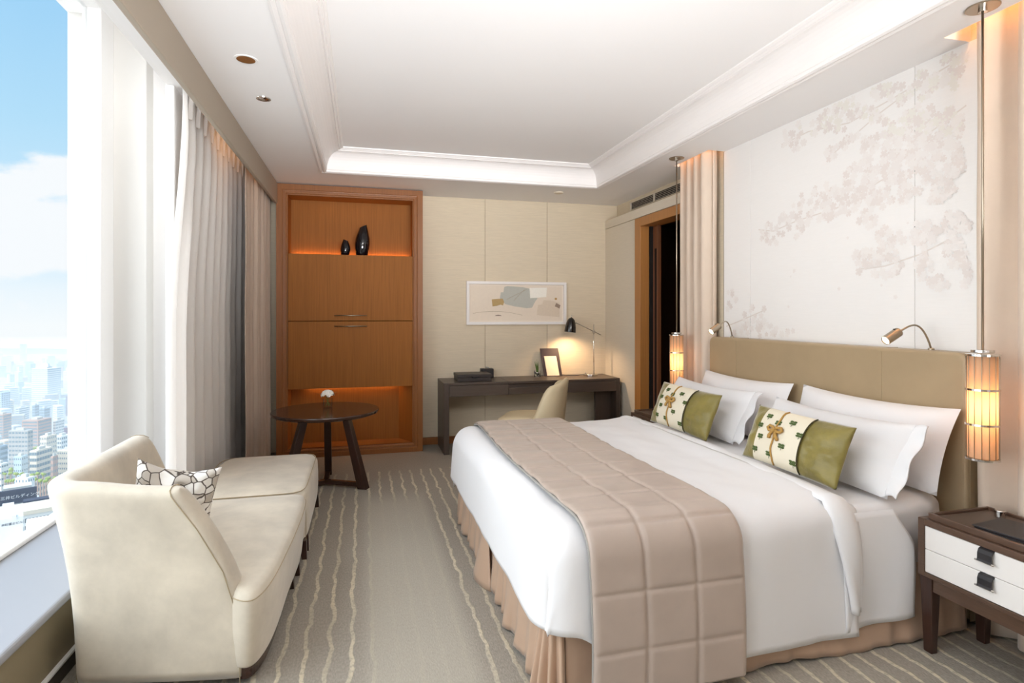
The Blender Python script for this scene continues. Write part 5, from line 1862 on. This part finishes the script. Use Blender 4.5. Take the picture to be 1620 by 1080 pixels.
facing_box(wlb, 'roof_hut', 62, 82, 842, 856, 530, 10, cityc['white'])
# park trees
rt_ = random.Random(8)
def tree_blob(label, u, D, v, r, group):
    c = ground_pt(u, D)
    zt = ztop(v, D)
    FOOT.append((c.x, c.y, r * 1.6))
    t = thing('park_tree', label, 'tree', (c.x, c.y, GZ), group=group)
    m = MB()
    for k in range(7):
        d = Vector((rt_.uniform(-1, 1), rt_.uniform(-1, 1), rt_.uniform(-.9, .1))) * r * .6
        rr = r * rt_.uniform(.45, .7)
        b = len(m.v)
        m.lathe([(rr * math.sin(q) + .01, -rr * math.cos(q)) for q in (0.1, .5, 1.0, 1.57, 2.1, 2.6, 3.04)], Vector((c.x, c.y, zt - r)) + d, 9)
        for i in range(b, len(m.v)):
            m.v[i] = m.v[i] + Vector((1, .6, .8)) * .25 * r * fbm(m.v[i].x * .25, m.v[i].y * .25, m.v[i].z * .25, 2)
    m.build('crown', M['leaf1'], t, smooth=False)
    MB().tube([(c.x, c.y, GZ), (c.x, c.y, zt - r)], [1.2, .7], 6).build('trunk', cityc['pink'], t)
for k in range(20):
    row = k % 2
    u, D = 8 + (k // 2) * 8.6 + row * 4.3, 822 - row * 34
    tree_blob('rounded yellow-green tree in the small park beyond the dark sign', u, D, 746 + row * 9 + rt_.uniform(-2, 3) + (4 if u > 75 else 0), 3.0, 'park trees below the window')
for u, v, D, lb in ((57, 704, 1040, 'dark green tree beside the grey slab tower'), (64, 712, 905, 'dark green tree above the dark windowed office'), (17, 738, 858, 'dark green tree beside the white terrace block')):
    tree_blob(lb, u, D, v, 4, 'trees between the office blocks')

# distant towers in the haze
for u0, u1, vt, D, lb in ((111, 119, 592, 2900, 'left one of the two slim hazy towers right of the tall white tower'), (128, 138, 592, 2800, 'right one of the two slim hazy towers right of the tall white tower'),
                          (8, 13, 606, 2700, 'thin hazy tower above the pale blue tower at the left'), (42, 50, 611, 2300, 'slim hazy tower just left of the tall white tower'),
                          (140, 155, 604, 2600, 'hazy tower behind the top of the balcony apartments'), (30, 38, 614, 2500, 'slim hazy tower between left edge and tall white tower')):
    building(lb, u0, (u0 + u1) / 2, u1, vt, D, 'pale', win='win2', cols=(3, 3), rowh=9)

# haze-softened blocks of the far city, each a building of its own
fr = random.Random(21)
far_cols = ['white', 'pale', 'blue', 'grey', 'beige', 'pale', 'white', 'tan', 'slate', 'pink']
done = 0
tries = 0
while done < 190:
    D = fr.uniform(1350, 3600) if done < 130 else fr.uniform(900, 1350)
    u = fr.uniform(-40, 170)
    vg = HORIZ + FPX * 301 / D
    h = fr.uniform(20, 62) * (1.9 if fr.random() < .06 and D > 2000 else 1)
    c = ground_pt(u, D)
    w1_, w2_ = fr.uniform(14, 34), fr.uniform(14, 34)
    a = fr.uniform(.2, 1.2)
    d1_, d2_ = Vector((math.cos(a), math.sin(a), 0)) * w1_, Vector((-math.sin(a), math.cos(a), 0)) * w2_
    cm = c + (d1_ + d2_) / 2
    tries += 1
    if tries > 6000:
        break
    if not clear(cm.x, cm.y, math.hypot(w1_, w2_) / 2 + 1):
        continue
    FOOT.append((cm.x, cm.y, math.hypot(w1_, w2_) / 2 + 1))
    P = [c, c + d1_, c + d1_ + d2_, c + d2_]
    if D < 1350:
        h = fr.uniform(22, 48)
    z1 = GZ + h
    m = MB()
    m.hexa([p + Vector((0, 0, GZ)) for p in P], [p + Vector((0, 0, z1)) for p in P])
    m.mi = 1
    for base, dv_, n_ in ((P[0], d1_, -d2_.normalized()), (P[0], d2_, -d1_.normalized())):
        nr = int((h - 3) / 6)
        for r_ in range(nr):
            zz = z1 - 2.5 - r_ * 6
            p0 = base + dv_ * .08 + n_ * .3
            p1 = base + dv_ * .92 + n_ * .3
            m.addf([p0 + Vector((0, 0, zz)), p1 + Vector((0, 0, zz)), p1 + Vector((0, 0, zz - 2.2)), p0 + Vector((0, 0, zz - 2.2))], [(0, 1, 2, 3)])
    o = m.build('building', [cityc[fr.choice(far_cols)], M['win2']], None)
    near = D < 1350
    tag(o, 'low pale roofed block filling the streets between the office towers' if near else 'small hazy block in the far spread of the city', 'building',
        'low blocks between the office towers' if near else 'hazy blocks of the far city')
    done += 1
# the city goes on to the left of the window's view: one mesh of plain blocks
m = MB()
for k in range(900):
    D = fr.uniform(520, 3700)
    u = fr.uniform(-1500, -70)
    c = ground_pt(u, D)
    w1_, w2_ = fr.uniform(14, 36), fr.uniform(14, 36)
    h = fr.uniform(20, 64) * (1.8 if fr.random() < .07 else 1)
    a = fr.uniform(.2, 1.2)
    d1_, d2_ = Vector((math.cos(a), math.sin(a), 0)) * w1_, Vector((-math.sin(a), math.cos(a), 0)) * w2_
    cm = c + (d1_ + d2_) / 2
    rr_ = math.hypot(w1_, w2_) / 2 + 1
    if not clear(cm.x, cm.y, rr_):
        continue
    FOOT.append((cm.x, cm.y, rr_))
    P = [p + Vector((0, 0, GZ)) for p in (c, c + d1_, c + d1_ + d2_, c + d2_)]
    m.mi = fr.randrange(len(far_cols))
    m.hexa(P, [p + Vector((0, 0, h)) for p in P])
struct(m.build('city_blocks', [cityc[q] for q in far_cols], None))
# hills behind the city
m = MB()
m.grid(lambda u, v: Vector((lerp(-7000, 2500, u), 4300 + 1500 * v - lerp(0, -800, u), GZ - 60 + (115 + 60 * fbm(u * 9, 1.3, 0, 3) + 30 * math.sin(u * 11)) * math.sin(math.pi * min(1, v * 1.0)) ** .8)), 90, 8)
struct(m.build('far_hills', mat('hill green', srgb(120, 140, 140), .9), smooth=True))

# summer haze over the city: a real scattering volume that starts beyond the building
hv = bpy.data.materials.new('city haze')
hv.use_nodes = True
for n in list(hv.node_tree.nodes):
    hv.node_tree.nodes.remove(n)
vs_ = hv.node_tree.nodes.new('ShaderNodeVolumeScatter')
vs_.inputs['Color'].default_value = (.93, .97, 1, 1)
vs_.inputs['Density'].default_value = .0007
vs_.inputs['Anisotropy'].default_value = .0
ho = hv.node_tree.nodes.new('ShaderNodeOutputMaterial')
hv.node_tree.links.new(vs_.outputs[0], ho.inputs['Volume'])
hz = MB().box(-8800, 2400, 760, 4600, GZ - 15, -150).build('city_haze', hv)
struct(hz)
hz['label'] = 'pale summer haze lying over the city'
hz['category'] = 'haze'
